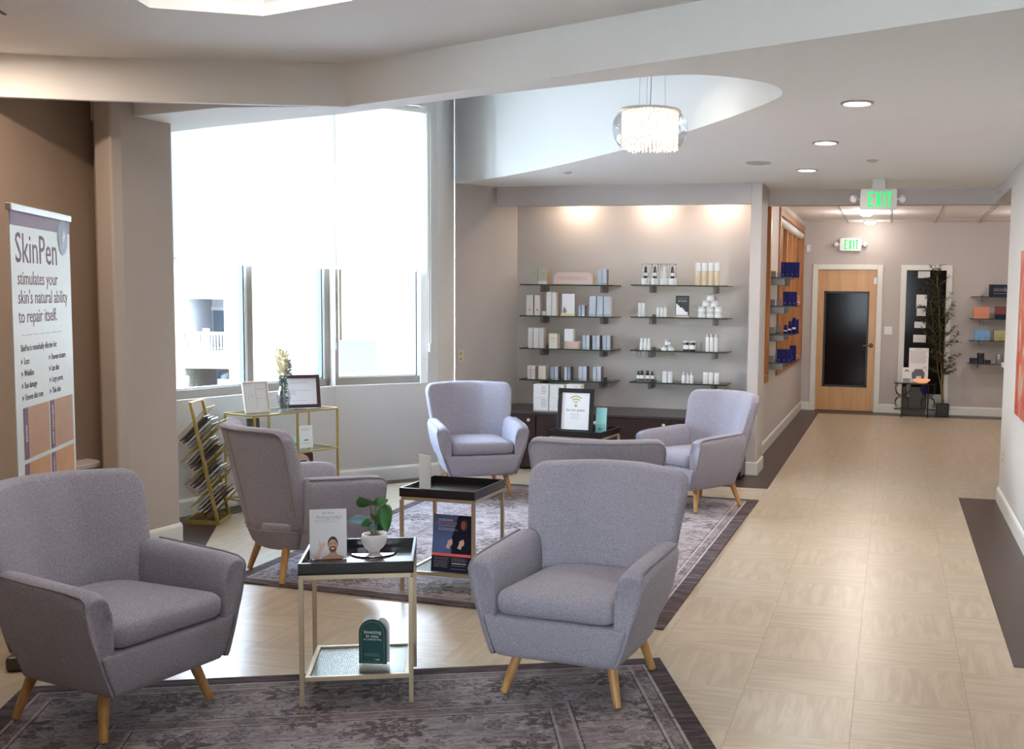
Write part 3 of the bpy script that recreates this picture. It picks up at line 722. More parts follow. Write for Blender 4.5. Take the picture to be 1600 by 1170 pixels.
    cu = c.build('seat_cushion', FAB, t, smooth=2)
    for sx in (-1, 1):
        for sy in (-1, 1):
            ty = -.25 if sy < 0 else .25; tx = .25 if sy < 0 else .23
            l = MB(); l.tube([(sx*(tx-.055), ty*.78, .205), (sx*tx, ty, .004)], [.0235, .0155], 14); l.build('leg', LEGW, t, smooth=True)
    return t
make_chair('nearest grey armchair at left, seen beside the tall banner', -2.92, 3.614, 78.2)
make_chair('grey armchair turned away at left, beside the gold magazine rack', -3.33, 5.79, 144.2)
make_chair('light grey armchair in the corner between bay window and product shelves', -3.351, 8.556, 32.8)
make_chair('light grey armchair before the dark cabinet, turned toward the left, beside the hallway', -1.462, 8.504, -37)
make_chair('nearest grey armchair in the middle, facing front, beside the teal arched card', -1.238, 4.411, -6.1)
make_chair('grey armchair seen from behind, its back just showing past the middle armchair', -1.555, 5.90, 189)

# ================================================================== SIDE TABLES
def side_table(label, x, y, deg):
    t = thing('side_table', label, 'side table', (x, y, .011), math.radians(deg)); h = .22
    tr = MB(); a = .222
    tr.box(-a, a, -a, a, .530, .538).box(-a, a, -a, -a+.012, .530, .578).box(-a, a, a-.012, a, .530, .578).box(-a, -a+.012, -a+.012, a-.012, .530, .578).box(a-.012, a, -a+.012, a-.012, .530, .578)
    tr.build('tray_top', BLKTRAY, t, bevel=.0015)
    f = MB(); w = .009; b = .212
    for s in (-1, 1): f.box(-b, b, s*b-w, s*b+w, .512, .530).box(s*b-w, s*b+w, -b+w, b-w, .512, .530)
    f.build('frame', GOLD, t, bevel=.001)
    for sx in (-1, 1):
        for sy in (-1, 1): MB().box(sx*b-w, sx*b+w, sy*b-w, sy*b+w, 0, .512).build('leg', GOLD, t, bevel=.001)
    s_ = MB(); c = b-w
    for s in (-1, 1): s_.box(-c, c, s*(c-w)-w, s*(c-w)+w, .095, .113).box(s*(c-w)-w, s*(c-w)+w, -c+2*w, c-2*w, .095, .113)
    sh = s_.build('lower_shelf', GOLD, t, bevel=.001)
    g = MB(); g.box(-c+2*w, c-2*w, -c+2*w, c-2*w, .101, .105)
    n = 46
    for k in range(n):
        xx = -c+2*w+(2*c-4*w)*(k+.5)/n; g.box(xx-.0018, xx+.0018, -c+2*w, c-2*w, .105, .1075)
    g.build('ribbed_glass', RIBGLASS, sh)
    return t
side_table('nearest black tray side table on gold legs, holding the white potted plant', -2.118, 4.116, 22.6)
side_table('middle black tray side table on gold legs, holding one white upright card holder', -2.378, 5.735, -1.5)
side_table('farthest black tray side table on gold legs, holding the black framed wifi notice', -2.385, 8.48, -6)

# ================================================================== PRINTED CARDS ON TABLES
def easel(name, label, cat, x, y, z, deg, w, h, material, lean=8, th=.004, back=BLK, foot=True):
    t = thing(name, label, cat, (x, y, z), math.radians(deg)); L_ = math.radians(lean)
    b = MB().box(-w/2, w/2, -th/2, th/2, 0, h, T(0, 0, .001, 0, -L_)); bo = b.build('front_panel', material, t)
    if foot:
        q = MB().add([(-w*.4, h*math.sin(L_)*.98, h*math.cos(L_)*.96), (w*.4, h*math.sin(L_)*.98, h*math.cos(L_)*.96), (w*.4, h*math.sin(L_)+.05, .001), (-w*.4, h*math.sin(L_)+.05, .001),
                      (-w*.4, h*math.sin(L_)*.98+.003, h*math.cos(L_)*.96), (w*.4, h*math.sin(L_)*.98+.003, h*math.cos(L_)*.96), (w*.4, h*math.sin(L_)+.053, .001), (-w*.4, h*math.sin(L_)+.053, .001)],
                     [(0, 1, 2, 3), (7, 6, 5, 4), (0, 4, 5, 1), (1, 5, 6, 2), (2, 6, 7, 3), (3, 7, 4, 0)])
        q.build('easel_back', back, t)
    def put(u, v, off=.0005):   # local point on the leaning face
        yy = -th/2-off; return (u, yy*math.cos(L_)+v*math.sin(L_), .001+v*math.cos(L_)-yy*0-yy*math.sin(L_)*0)
    return t, put, L_
def plate(parent, put, pts, material, name, off=.0005, label=None):
    """flat printed shape on a leaning card, given as outline points (u,v)"""
    a = [put(u, v, off) for u, v in pts]; n = len(a); d = Vector((0, .0003, 0))
    tri = tessellate_polygon([[Vector((u, v, 0)) for u, v in pts]])
    mb = MB(); mb.v = a+[tuple(Vector(p)+d) for p in a]
    mb.f = [tuple(q) for q in tri]+[tuple(i+n for i in q)[::-1] for q in tri]+[(i, (i+1) % n, n+(i+1) % n, n+i) for i in range(n)]
    o = mb.build(name, material, parent)
    if label: o['label'] = label
    return o
def ell(cx, cy, rx, ry, n=18, a0=0, a1=2*PI): return [(cx+rx*math.cos(a0+(a1-a0)*k/(n if a1-a0 > 6.2 else n-1)), cy+ry*math.sin(a0+(a1-a0)*k/(n if a1-a0 > 6.2 else n-1))) for k in range(n)]
def rect(x0, x1, y0, y1): return [(x0, y0), (x1, y0), (x1, y1), (x0, y1)]
def ctext(t, put, L_, s, size, u, v, material, sx=1, align='CENTER', name='lettering', off=.0008):
    p = put(u, v, off); return text(t, s, size, p[0], p[1], p[2], material, name, align, rx=PI/2-L_, sx=sx, ext=.0002)
def lines(t, put, u0, u1, vs, material, h=.0022, name='small_print'):
    mb = MB(); rnd = random.Random(int(1000*u1)+len(vs)); 
    for v in vs:
        e = u1-(u1-u0)*rnd.random()*.15; u = u0+(u1-u0)*rnd.random()*.05
        while u < e:
            wd = (u1-u0)*(.04+.10*rnd.random()); a = [put(q[0], q[1], .0006) for q in rect(u, min(e, u+wd), v-h/2, v+h/2)]
            mb.add(a+[(p[0], p[1]+.0003, p[2]) for p in a], [(0, 1, 2, 3), (7, 6, 5, 4), (0, 4, 5, 1), (1, 5, 6, 2), (2, 6, 7, 3), (3, 7, 4, 0)]); u += wd+(u1-u0)*.025
    return mb.build(name, material, t)
def printed_head(t, put, cx, cy, s, hair=HAIR, skin=SKIN, beard=True, shoulders=True):
    k = []
    if shoulders: plate(t, put, [(cx-.048*s, cy-.066*s), (cx-.042*s, cy-.055*s), (cx-.020*s, cy-.046*s), (cx-.013*s, cy-.034*s), (cx+.013*s, cy-.034*s), (cx+.020*s, cy-.046*s), (cx+.045*s, cy-.055*s), (cx+.055*s, cy-.066*s)], skin, 'printed_shoulders', .0004)
    plate(t, put, ell(cx, cy+.002*s, .0225*s, .033*s), hair, 'printed_hair', .0006)
    plate(t, put, ell(cx, cy-.006*s, .0195*s, .028*s), skin, 'printed_face', .0009)
    if beard: plate(t, put, ell(cx, cy-.022*s, .0165*s, .0145*s), BEARD, 'printed_beard', .0012)
    plate(t, put, ell(cx, cy-.0185*s, .007*s, .0028*s, 10), WINK, 'printed_smile', .0015)
    for sg in (-1, 1):
        plate(t, put, ell(cx+sg*.008*s, cy+.001*s, .0030*s, .0016*s, 8), HAIR, 'printed_eye', .0013)
        plate(t, put, ell(cx+sg*.008*s, cy+.0055*s, .0052*s, .0012*s, 8), HAIR, 'printed_eyebrow', .0013)
TZ = .5505
# "Feeling lucky?" card
t, put, L_ = easel('tabletop_card', 'white card reading Feeling lucky with a bearded man, on the nearest side table', 'card', -2.242, 4.075, TZ, 28, .148, .205, PAPER, 7, back=PAPER)
ctext(t, put, L_, 'Alle Allure', .0125, 0, .190, GREYINK, .9)
ctext(t, put, L_, 'Feeling lucky?', .0185, .004, .172, GREYINK, 1.0)
lines(t, put, -.055, .06, (.160, .152), GREYINK, .0014)
printed_head(t, put, .018, .060, .92)
plate(t, put, [(-.062, .002), (-.050, .022), (-.036, .048), (-.038, .062), (-.034, .080), (-.028, .060), (-.018, .070), (-.012, .058), (-.022, .040), (-.038, .002)], SKINL, 'printed_hand')
# teal arch card on the lower shelf
t = thing('arched_card', 'dark teal arched card reading Investing in you, on the nearest table lower shelf', 'card', (-2.05, 4.085, .1205), math.radians(10))
arc = [(-.058, 0), (.058, 0)]+[(.058*math.cos(a), .130+.058*math.sin(a)) for a in [PI*k/16 for k in range(17)]]
put0 = lambda u, v, off=.0005: (u, -.002-off, v)
L0 = 0
mbx = MB(); mbx.add([(u, -.002, v) for u, v in arc]+[(u, .002, v) for u, v in arc], [tuple(q) for q in tessellate_polygon([[Vector((u, v, 0)) for u, v in arc]])]+[tuple(i+len(arc) for i in q)[::-1] for q in tessellate_polygon([[Vector((u, v, 0)) for u, v in arc]])]+[(i, (i+1) % len(arc), len(arc)+(i+1) % len(arc), len(arc)+i) for i in range(len(arc))])
mbx.build('front_panel', TEAL, t)
for cxx, ry in ((-.026, .050), (.036, .042)):
    P_ = [(cxx-.03, .0), (cxx+.03, 0)]+[(cxx+.030*math.cos(a), .145+ry*math.sin(a)) for a in [PI*k/12 for k in range(13)]]
    tri = tessellate_polygon([[Vector((u, v, 0)) for u, v in P_]]); nn = len(P_); q = MB()
    q.v = [(u*.95, .028, v) for u, v in P_]+[(u*.95, .030, v) for u, v in P_]
    q.f = [tuple(x) for x in tri]+[tuple(i+nn for i in x)[::-1] for x in tri]+[(i, (i+1) % nn, nn+(i+1) % nn, nn+i) for i in range(nn)]
    q.build('rear_flap', PAPER, t)
MB().box(-.05, .05, .0, .03, 0, .003).build('fold', PAPER, t)
outl = MB(); pts = [(-.048, -.0032, .008)]+[(-.048*math.cos(a), -.0032, .130+.048*math.sin(a)) for a in [PI*k/16 for k in range(17)]]+[(.048, -.0032, .008), (-.048, -.0032, .008)]
outl.tube(pts, .0007, 4); outl.build('outline', GREYINK, t)
text(t, 'Investing', .0215, 0, -.0028, .134, WINK, sx=.95); text(t, 'in you.', .0215, 0, -.0028, .117, WINK, sx=.95); text(t, "It's a beautiful thing", .0095, 0, -.0028, .103, WINK)
lines(t, put0, -.034, .034, (.043, .038, .033), GREYINK, .0012)
text(t, '* Allē', .009, .018, -.0028, .018, WINK)
# plant on mirror disc
t = tag(MB().lathe([(.0965, 0), (.0975, .0015), (.0975, .0035), (.0965, .005)], 48, T(0, 0, 0)).build('mirror_tray', MIRROR, smooth=True), 'round mirrored tray under the white potted plant', 'tray', loc=(-2.118, 4.235, TZ+.0003))
t = thing('potted_plant', 'small green rubber plant in a white footed bowl on the mirrored tray', 'plant', (-2.112, 4.228, TZ+.0056), 0)
MB().lathe([(.0, .0), (.022, .0), (.023, .005), (.026, .009), (.040, .022), (.050, .038), (.054, .056), (.053, .068), (.049, .078), (.0455, .078), (.045, .066), (.042, .060), (0, .058)], 36, cap=(0, 0)).build('pot', CERAM, t, smooth=2)
MB().lathe([(.0435, .060), (.0435, .066), (.02, .069), (.0, .070)], 20, cap=(1, 0)).build('soil', SOIL, t, smooth=True)
def leaf_mesh(mb, base_, d, L, Wd, droop=.3, up=(0, 0, 1), n=7, fold=.25):
    d = Vector(d).normalized(); side = d.cross(Vector(up)); side = side.normalized() if side.length > .01 else Vector((1, 0, 0)); nrm = side.cross(d).normalized(); base_ = Vector(base_)
    o = len(mb.v)
    for k in range(n+1):
        s = k/n; wv = Wd*math.sin(PI*min(1, s*.93+.04))**.75*(1-.25*s) if 0 < k < n else .001
        c = base_+d*(L*s)-Vector((0, 0, 1))*droop*L*s*s
        for q in (-1, -.5, 0, .5, 1): mb.v.append(tuple(c+side*q*wv/2+nrm*(abs(q)*fold*wv)))
    for k in range(n):
        for j in range(4):
            a = o+k*5+j; mb.f.append((a, a+1, a+6, a+5))
ST = [((-.028, -.01, .075), (-.06, -.012, .205), 'g', .075, .062, (.1, -.9, -1.1)), ]
stems = MB(); tops = [((-.02, 0, .21), (-.10, -.75, .55), .085, .066, LEAF), ((.008, .004, .20), (.75, .2, .40), .055, .035, LEAF), ((.055, .0, .205), (.35, -.55, -.95), .085, .062, LEAF),
        ((.015, -.004, .135), (.55, -.75, .55), .062, .060, LEAF), ((.02, .01, .125), (.85, -.45, .10), .070, .055, LEAF), ((.012, -.012, .112), (.35, -.9, .55), .045, .042, LEAFB), ((.0, -.015, .095), (.8, -.5, .55), .050, .030, LEAFB), ((-.04, 0, .135), (-.98, -.2, .12), .075, .032, LEAFB), ((-.018, -.01, .128), (-.6, -.7, -.1), .035, .03, LEAF)]
for p, d, L, Wd, mm in tops:
    stems.tube([(p[0]*.2, p[1]*.2, .062), (p[0]*.6, p[1]*.6, .062+(p[2]-.062)*.6), p], .0022, 6)
stems.build('stem', STEMM, t, smooth=True)
for p, d, L, Wd, mm in tops:
    q = MB(); L *= 1.3; Wd *= 1.35; leaf_mesh(q, (p[0]-d[0]*.2*L, p[1]-d[1]*.2*L, p[2]-d[2]*.2*L if L > .08 and d[2] > 0 else p[2]), d, L, Wd, .15, up=(0, -1, .25)); lo = q.build('leaf', mm, t, smooth=2)
    sl = lo.modifiers.new('thick', 'SOLIDIFY'); sl.thickness = .0012
# dark brochure card on the middle table's lower shelf
t, put, L_ = easel('counter_card', 'dark blue and black promotional card with red stripe on middle table lower shelf', 'card', -2.33, 5.575, .1205, -3, .235, .315, NAVY, 8)
plate(t, put, [(-.117, .10), (.0, .10), (-.005, .18), (.03, .314), (-.117, .314)], mat('blue_print', (.10, .16, .36), .35, var=.5, scale=12), 'printed_glow', .0003)
plate(t, put, rect(-.1175, .1175, .088, .103), CORAL, 'stripe')
plate(t, put, ell(.068, .262, .024, .033), HAIR, 'printed_hair', .0004); plate(t, put, ell(.064, .262, .015, .024), mat('red_lit_skin', (.40, .08, .06), .5), 'printed_face', .0007)
for ux in (-.018, .052):
    plate(t, put, [(ux-.018, .135), (ux+.004, .128), (ux+.008, .146), (ux+.020, .152), (ux+.022, .168), (ux+.016, .186), (ux+.002, .178), (ux-.008, .172), (ux-.008, .160)], SKINL, 'printed_profile')
ctext(t, put, L_, 'EVERESKIN', .0175, -.045, .285, WINK, 1.0); ctext(t, put, L_, 'NEO CONTOUR', .0165, -.035, .268, mat('pink_ink', (.80, .22, .40), .5), 1.0)
lines(t, put, -.09, .03, (.255, .240, .232), WINK, .002); lines(t, put, -.105, -.01, (.078, .070, .060, .052, .044, .036, .028), GREYINK, .0022); lines(t, put, .0, .10, (.078, .070, .062, .038, .02), GREYINK, .0022); lines(t, put, .005, .10, (.050,), WINK, .004)
# acrylic upright card holder, turned edge-on
t = thing('card_holder', 'upright white card in clear acrylic holder on the middle side table', 'card holder', (-2.522, 5.672, TZ), math.radians(-30))
MB().box(-.05, .05, -.002, .002, .003, .205).build('card', BLIND, t); MB().box(-.052, .052, .003, .005, 0, .21).box(-.052, .052, -.035, .035, 0, .003).build('acrylic_sleeve', CLEAR, t)
# wifi notice
def picture_frame(name, label, x, y, z, deg, w, h, fw, fm, paper, lean, cat='picture frame'):
    t = thing(name, label, cat, (x, y, z), math.radians(deg)); L_ = math.radians(lean); M = T(0, 0, .001, 0, -L_)
    f = MB()
    for a, b, c, d in ((-w/2, w/2, 0, fw), (-w/2, w/2, h-fw, h), (-w/2, -w/2+fw, fw, h-fw), (w/2-fw, w/2, fw, h-fw)): f.box(a, b, -.014, .006, c, d, M)
    f.build('frame', fm, t, bevel=.003)
    MB().box(-w/2+fw, w/2-fw, -.004, .004, fw, h-fw, M).build('print', paper, t)
    e = MB().box(-.03, .03, .0, .003, 0, h*.62, T(0, h*.62*math.sin(L_)+.07, .002, 0, math.radians(12))); e.build('easel_back', BLK, t)
    def put(u, v, off=.0005): yy = -.004-off; return (u, yy*math.cos(L_)+v*math.sin(L_), .001+v*math.cos(L_)+(-yy)*math.sin(L_)*-1*0)
    return t, put, L_
t, put, L_ = picture_frame('framed_notice', 'black framed wifi notice reading be our guest on the farthest side table', -2.448, 8.40, TZ, -3, .30, .362, .034, BLK, PAPERW, 7)
for rr in (.030, .052, .074):
    a0 = math.radians(48); P_ = [(rr*math.cos(a), .232+rr*math.sin(a)) for a in [a0+(PI-2*a0)*k/12 for k in range(13)]]+[((rr-.010)*math.cos(a), .232+(rr-.010)*math.sin(a)) for a in [PI-a0-(PI-2*a0)*k/12 for k in range(13)]]
    plate(t, put, P_, GOLDINK, 'wifi_arc')
plate(t, put, ell(0, .226, .012, .012), GOLDINK, 'wifi_dot'); ctext(t, put, L_, 'be our guest', .030, 0, .190, INK, 1.0)
lines(t, put, -.04, .04, (.158, .152, .136, .124), GREYINK, .0022)
# aqua leaflets in acrylic stand
t = thing('leaflet_holder', 'aqua leaflets in a clear acrylic holder beside the wifi notice', 'leaflet holder', (-2.240, 8.43, TZ), math.radians(-8))
MB().box(-.043, .043, -.012, .006, .006, .215, T(0, 0, 0, 0, math.radians(-6))).build('leaflets', AQUA, t); MB().box(-.048, .048, -.020, -.017, 0, .085).box(-.048, .048, -.02, .05, 0, .003).box(-.048, .048, .045, .048, 0, .14).build('holder', CLEAR, t)
MB().lathe([(.008, 0), (.008, .0005)], 12, T(-.005, -.0075, .045, 0, PI/2)).build('emblem', mat('deep_aqua_ink', (.02, .25, .30), .5), t)

# ================================================================== CONSOLE TABLE UNDER THE WINDOW
cx0, cy0, crz = -4.518, 7.54, math.radians(70.7)
t = thing('console_table', 'slim gold framed glass console table under the larger bay window', 'console table', (cx0, cy0, 0), crz)
hw, hd2, w = .395, .165, .007; f = MB()
for s in (-1, 1): f.box(-hw, hw, s*hd2-w, s*hd2+w, .736, .75).box(s*hw-w, s*hw+w, -hd2, hd2, .736, .75)
f.build('frame', GOLDY, t)
for sx in (-1, 0, 1):
    for sy in (-1, 1): MB().box(sx*hw-w, sx*hw+w, sy*hd2-w, sy*hd2+w, 0, .736).build('leg', GOLDY, t)
for zz in (.425, .10):
    s_ = MB()
    for s in (-1, 1): s_.box(-hw, hw, s*hd2-w*.8, s*hd2+w*.8, zz, zz+.012)
    s_.box(-hw-w, -hw+w, -hd2, hd2, zz, zz+.012).box(hw-w, hw+w, -hd2, hd2, zz, zz+.012)
    so = s_.build('shelf', GOLDY, t); MB().box(-hw+w, hw-w, -hd2+w, hd2-w, zz+.006, zz+.0115).build('glass_shelf', SHGLASS, so)
MB().box(-hw+w, hw-w, -hd2+w, hd2-w, .743, .7495).build('glass_top', SHGLASS, t)
def onc(u, v): c, s = math.cos(crz), math.sin(crz); return (cx0+u*c-v*s, cy0+u*s+v*c)
CT = .7505
p = onc(-.255, -.03); t, put, L_ = picture_frame('small_picture_frame', 'cream framed notice at the left end of the gold console', p[0], p[1], CT, 62, .205, .235, .014, CREAM, PAPER, 12)
plate(t, put, rect(.0, .0015, .03, .2), GREYINK, 'rule'); plate(t, put, rect(0, .085, .105, .1065), GREYINK, 'rule')
tb = MB(); pts = [put(.045*0-.045+.016*math.cos(a), .115+.03*math.sin(a), .001) for a in [2*PI*k/14*0.8 for k in range(14)]]; tb.tube(pts, .0008, 4); tb.build('drawing', GREYINK, t)
lines(t, put, .01, .08, (.18, .172), GREYINK, .002)
p = onc(.165, -.01); t, put, L_ = picture_frame('certificate_frame', 'dark mahogany framed certificate at the right end of the gold console', p[0], p[1], CT, 40, .305, .26, .027, mat('mahogany_frame', (.045, .014, .014), .3), PAPER, 14, 'certificate')
lines(t, put, -.07, .07, (.205, .195), GREYINK, .0022); lines(t, put, -.10, .11, (.140, ), GREYINK, .003); lines(t, put, -.10, -.02, (.13, .12, .108), GREYINK, .003); lines(t, put, -.06, .06, (.06,), GREYINK, .002)
p = onc(-.035, -.055); v_ = thing('flower_vase', 'clear wavy glass vase of dried flowers and eucalyptus on the gold console', 'vase', (p[0], p[1], CT))
MB().lathe([(.036, 0), (.040, .006), (.036, .03), (.044, .07), (.052, .10), (.042, .14), (.030, .18), (.033, .22), (.040, .245)], 28, cap=(1, 0)).build('vase', CLEAR, v_, smooth=2)
s_ = MB(); lv = MB(); bl = MB(); rnd = random.Random(11)
for k in range(9):
    a = rnd.random()*6.28; e = (.045*math.cos(a), .045*math.sin(a), .30+.13*rnd.random()); s_.tube([(.008*math.cos(a), .008*math.sin(a), .01), (.012*math.cos(a), .012*math.sin(a), .2), e], .0018, 5)
for k in range(95):
    z = .03+.22*rnd.random(); a = rnd.random()*6.28; r = .006+.014*rnd.random(); leaf_mesh(lv, (r*math.cos(a), r*math.sin(a), z), (math.cos(a), math.sin(a), rnd.uniform(-.3, .8)), .030, .024, .1, n=3)
for k in range(45):
    z = .25+.12*rnd.random(); a = rnd.random()*1.6-.4+.9; r = .012+.03*rnd.random(); leaf_mesh(lv, (.012+r*math.cos(a), r*math.sin(a), z), (math.cos(a), math.sin(a), rnd.uniform(.2, 1.2)), .036, .026, .1, n=3)
for k in range(190):
    z = .27+.18*rnd.random(); a = rnd.random()*6.28; r = .05*rnd.random()**.5*(.6+(z-.25)*3); leaf_mesh(bl, (-.015+r*math.cos(a), r*math.sin(a), z), (math.cos(a)*.6, math.sin(a)*.6, 1), .036, .018, .1, n=3)
s_.build('stem', STEMM, v_, smooth=2); lv.build('foliage', mat('eucalyptus_leaf', (.045, .11, .075), .6, var=.4), v_)['kind'] = 'stuff'
bl.build('dried_bloom', mat('dried_flower', (.72, .62, .42), .8, var=.2), v_)['kind'] = 'stuff'
# things on the console's glass shelves
ZS = .4370
p = onc(.045, -.075); t, put, L_ = easel('aqua_card', 'small aqua square card in a clear stand on the console middle shelf', 'card', p[0], p[1], ZS, 60, .085, .105, mat('pale_aqua_card', (.50, .80, .76), .4), 6, back=CLEAR)
plate(t, put, rect(-.022, .022, .03, .075), AQUA, 'printed_picture'); plate(t, put, rect(-.004, .016, .036, .055), mat('deep_teal_print', (.02, .20, .20), .5), 'printed_shape', .0009); lines(t, put, -.03, .03, (.09,), GREYINK, .002)
p = onc(.20, -.03); t, put, L_ = easel('white_card', 'larger white leaflet card standing at the right of the console middle shelf', 'card', p[0], p[1], ZS, 60, .115, .175, PAPERW, 5, back=CLEAR)
lines(t, put, -.04, .04, (.155, .146, .138), GREYINK, .002); plate(t, put, rect(-.02, .02, .058, .065), INK, 'caption_bar'); lines(t, put, -.04, .04, (.04, .032), GREYINK, .0018)
p = onc(-.30, -.05); tag(MB().box(-.045, .045, -.012, .012, 0, .275, T(0, 0, 0, 0, math.radians(-6))).build('booklet', mat('charcoal_cover', (.10, .09, .10), .5, var=.5, scale=60)), 'dark grey booklet leaning at the left of the console middle shelf', 'booklet', loc=(p[0], p[1], ZS+.002), rz=math.radians(60))
ZB = .112
p = onc(.15, -.02); t, put, L_ = easel('portrait_display', 'large portrait display of a dark haired face on the console bottom shelf', 'display card', p[0], p[1], ZB, 58, .225, .305, SKINL, 4, back=PAPER)
plate(t, put, [(-.1125, .24), (-.085, .275), (-.03, .288), (.03, .280), (.065, .256), (.080, .225), (.086, .17), (.1125, .17), (.1125, .275), (.08, .303), (-.08, .304), (-.1125, .29)], HAIR, 'printed_hair')
plate(t, put, ell(-.062, .212, .030, .0065), HAIR, 'printed_eyebrow'); plate(t, put, ell(.028, .222, .032, .0065), HAIR, 'printed_eyebrow'); plate(t, put, ell(-.058, .192, .018, .007), HAIR, 'printed_eye'); plate(t, put, ell(.026, .200, .018, .007), HAIR, 'printed_eye')
plate(t, put, [(-.028, .21), (-.010, .21), (.004, .155), (-.036, .150)], SKIN, 'printed_nose', .0004); plate(t, put, ell(-.016, .12, .030, .010), mat('printed_lips', (.45, .12, .11), .5), 'printed_lips')
p = onc(-.05, -.03); t, put, L_ = easel('pale_display', 'pale display card with dark print at the centre of the console bottom shelf', 'display card', p[0], p[1], ZB, 60, .13, .30, PAPERW, 4, back=PAPER)
plate(t, put, ell(.02, .17, .03, .05), HAIR, 'printed_shape'); lines(t, put, -.04, .05, (.26,), PINK, .006)

# ================================================================== MAGAZINE RACK
ru = Vector((.99, .11, 0)); rv = Vector((-.30, .954, 0)).normalized()   # width towards the room, depth towards the corner
rack = thing('magazine_rack', 'gold wire magazine rack standing against the column', 'magazine rack', (-4.83, 6.765, .0026))
def rp(u, v, z): q = ru*u+rv*v; return (q.x, q.y, z)
def bar(mb, a, b, w=.012, d=.006):
    a, b = Vector(a), Vector(b); dd = (b-a).normalized(); s = ru-dd*ru.dot(dd); s = s.normalized() if s.length > .1 else rv.copy(); q = dd.cross(s)
    mb.loft([[tuple(e+s*i*w+q*j*d) for i, j in ((-1, -1), (1, -1), (1, 1), (-1, 1))] for e in (a, b)])
DP = .27
def post(z): k = z/.86; return .245-.19*k
f = MB(); 
for v in (0, DP): bar(f, rp(post(0), v, .0), rp(post(.86), v, .86), .011, .006)
bar(f, rp(post(.86), -.006, .86), rp(post(.86), DP+.006, .86), .011, .006)
f.build('frame', GOLDY, rack)
bs = MB()
for a, b in (((0, 0), (.25, 0)), ((0, DP), (.25, DP)), ((0, 0), (0, DP)), ((.25, 0), (.25, DP))): bar(bs, rp(a[0], a[1], .014), rp(b[0], b[1], .014), .006, .014)
bs.build('base', GOLDY, rack)
MAGC = [mat('magazine_paper_edge', (.30, .26, .20), .6), mat('magazine_brown_cover', (.20, .13, .075), .4, var=.6, scale=15), mat('magazine_dark_cover', (.04, .03, .035), .35, var=.5, scale=15), mat('magazine_white_cover', (.62, .62, .64), .35, var=.4, scale=18)]
for i, zb in enumerate((.545, .385, .225, .065)):
    pk = MB(); uc = post(zb+.1); a0 = Vector((uc-.13, zb)); a1 = Vector((uc+.11, zb+.235)); th = Vector((.052, -.045))
    def q(pt, v): return rp(pt.x, v, pt.y)
    for v in (.03, DP-.03):
        pk.tube([q(a1-th, v), q(a0-th, v), q(a0+th, v), q(a1+th*1.1, v)], .0020, 5)
    for s in (.0, .5, 1.0):
        for sg in (-1, 1): c_ = a0.lerp(a1, s)+th*sg; pk.tube([q(c_, .03), q(c_, DP-.03)], .0019, 5)
    for k in range(1, 7):
        v = .03+(DP-.06)*k/7; pk.tube([q(a1-th, v), q(a0-th, v), q(a0+th, v), q(a1+th, v)], .0013, 4)
    pk.build('wire_pocket', GOLDY, rack)
    for k in range(4):
        o_ = -.6+.38*k; c0 = a0+th*o_+Vector((.004, .012)); up = (a1-a0).normalized(); ln = .255+.012*((k*7+i) % 3); tk = th.normalized()*.0045
        mb = MB(); P_ = [c0, c0+up*ln, c0+up*ln+tk*2, c0+tk*2]; v0, v1 = .06+.01*(k % 2), DP-.07+.008*k
        mb.loft([[q(x, v0) for x in P_], [q(x, v1) for x in P_]])
        tier = ('top', 'second', 'third', 'bottom')[i]; pos = ('first against the column side', 'second from the column side', 'third from the column side', 'outermost on the room side')[k]
        mg = mb.build('magazine', MAGC[(k+i*2+1) % 4], None); mg.location = rack.location
        tag(mg, 'magazine in the %s pocket of the gold rack, %s' % (tier, pos), 'magazine', 'magazines in the gold wire rack')

# ================================================================== BANNER
bx, by, brz = -3.80, 4.31, math.atan2(.91, -.42)
ban = thing('roll_up_banner', 'tall white roll up banner with lettering beside the nearest left armchair', 'banner', (bx+.01, by, 0), brz)
BWD = .415; LN = math.radians(0.6)
MB().box(-BWD, BWD, -.002, .002, .06, 1.985).build('banner_sheet', mat('banner_vinyl', (.62, .66, .655), .45, var=.03), ban)
MB().box(-BWD, BWD, -.0035, -.0021, 1.915, 1.975).build('purple_band', mat('mauve_ink', (.17, .095, .15), .5, var=.1), ban)
MB().box(-BWD-.005, BWD+.005, -.013, .013, 1.975, 2.005).build('top_rail', mat('aluminium_rail', (.60, .58, .55), .35, .5), ban, bevel=.004)
MB().box(-BWD-.03, BWD+.03, -.07, .07, 0, .065).build('base_cassette', mat('dark_cassette', (.06, .055, .05), .4), ban, bevel=.015)
MB().tube([(0, .02, .05), (0, .02, 1.99)], .008, 8).build('support_pole', BLK, ban)
text(ban, 'SkinPen', .185, -.365, -.0025, 1.815, PLUMINK, align='LEFT', sx=1.0)
yy = 1.69
for s in ('stimulates your', "skin's natural ability", 'to repair itself.'):
    text(ban, s, .086, -.345, -.0025, yy, PLUMINK, align='LEFT', sx=1.03); yy -= .0825
lp = lambda u, v, off=.0005: (u, -.002-off, v)
lines(ban, lp, -.32, .33, (1.445,), GREYINK, .003, 'dotted_rule')
text(ban, 'SkinPen is remarkably effective for:', .041, -.335, -.0025, 1.388, INK, align='LEFT', sx=.86)
yy = 1.331
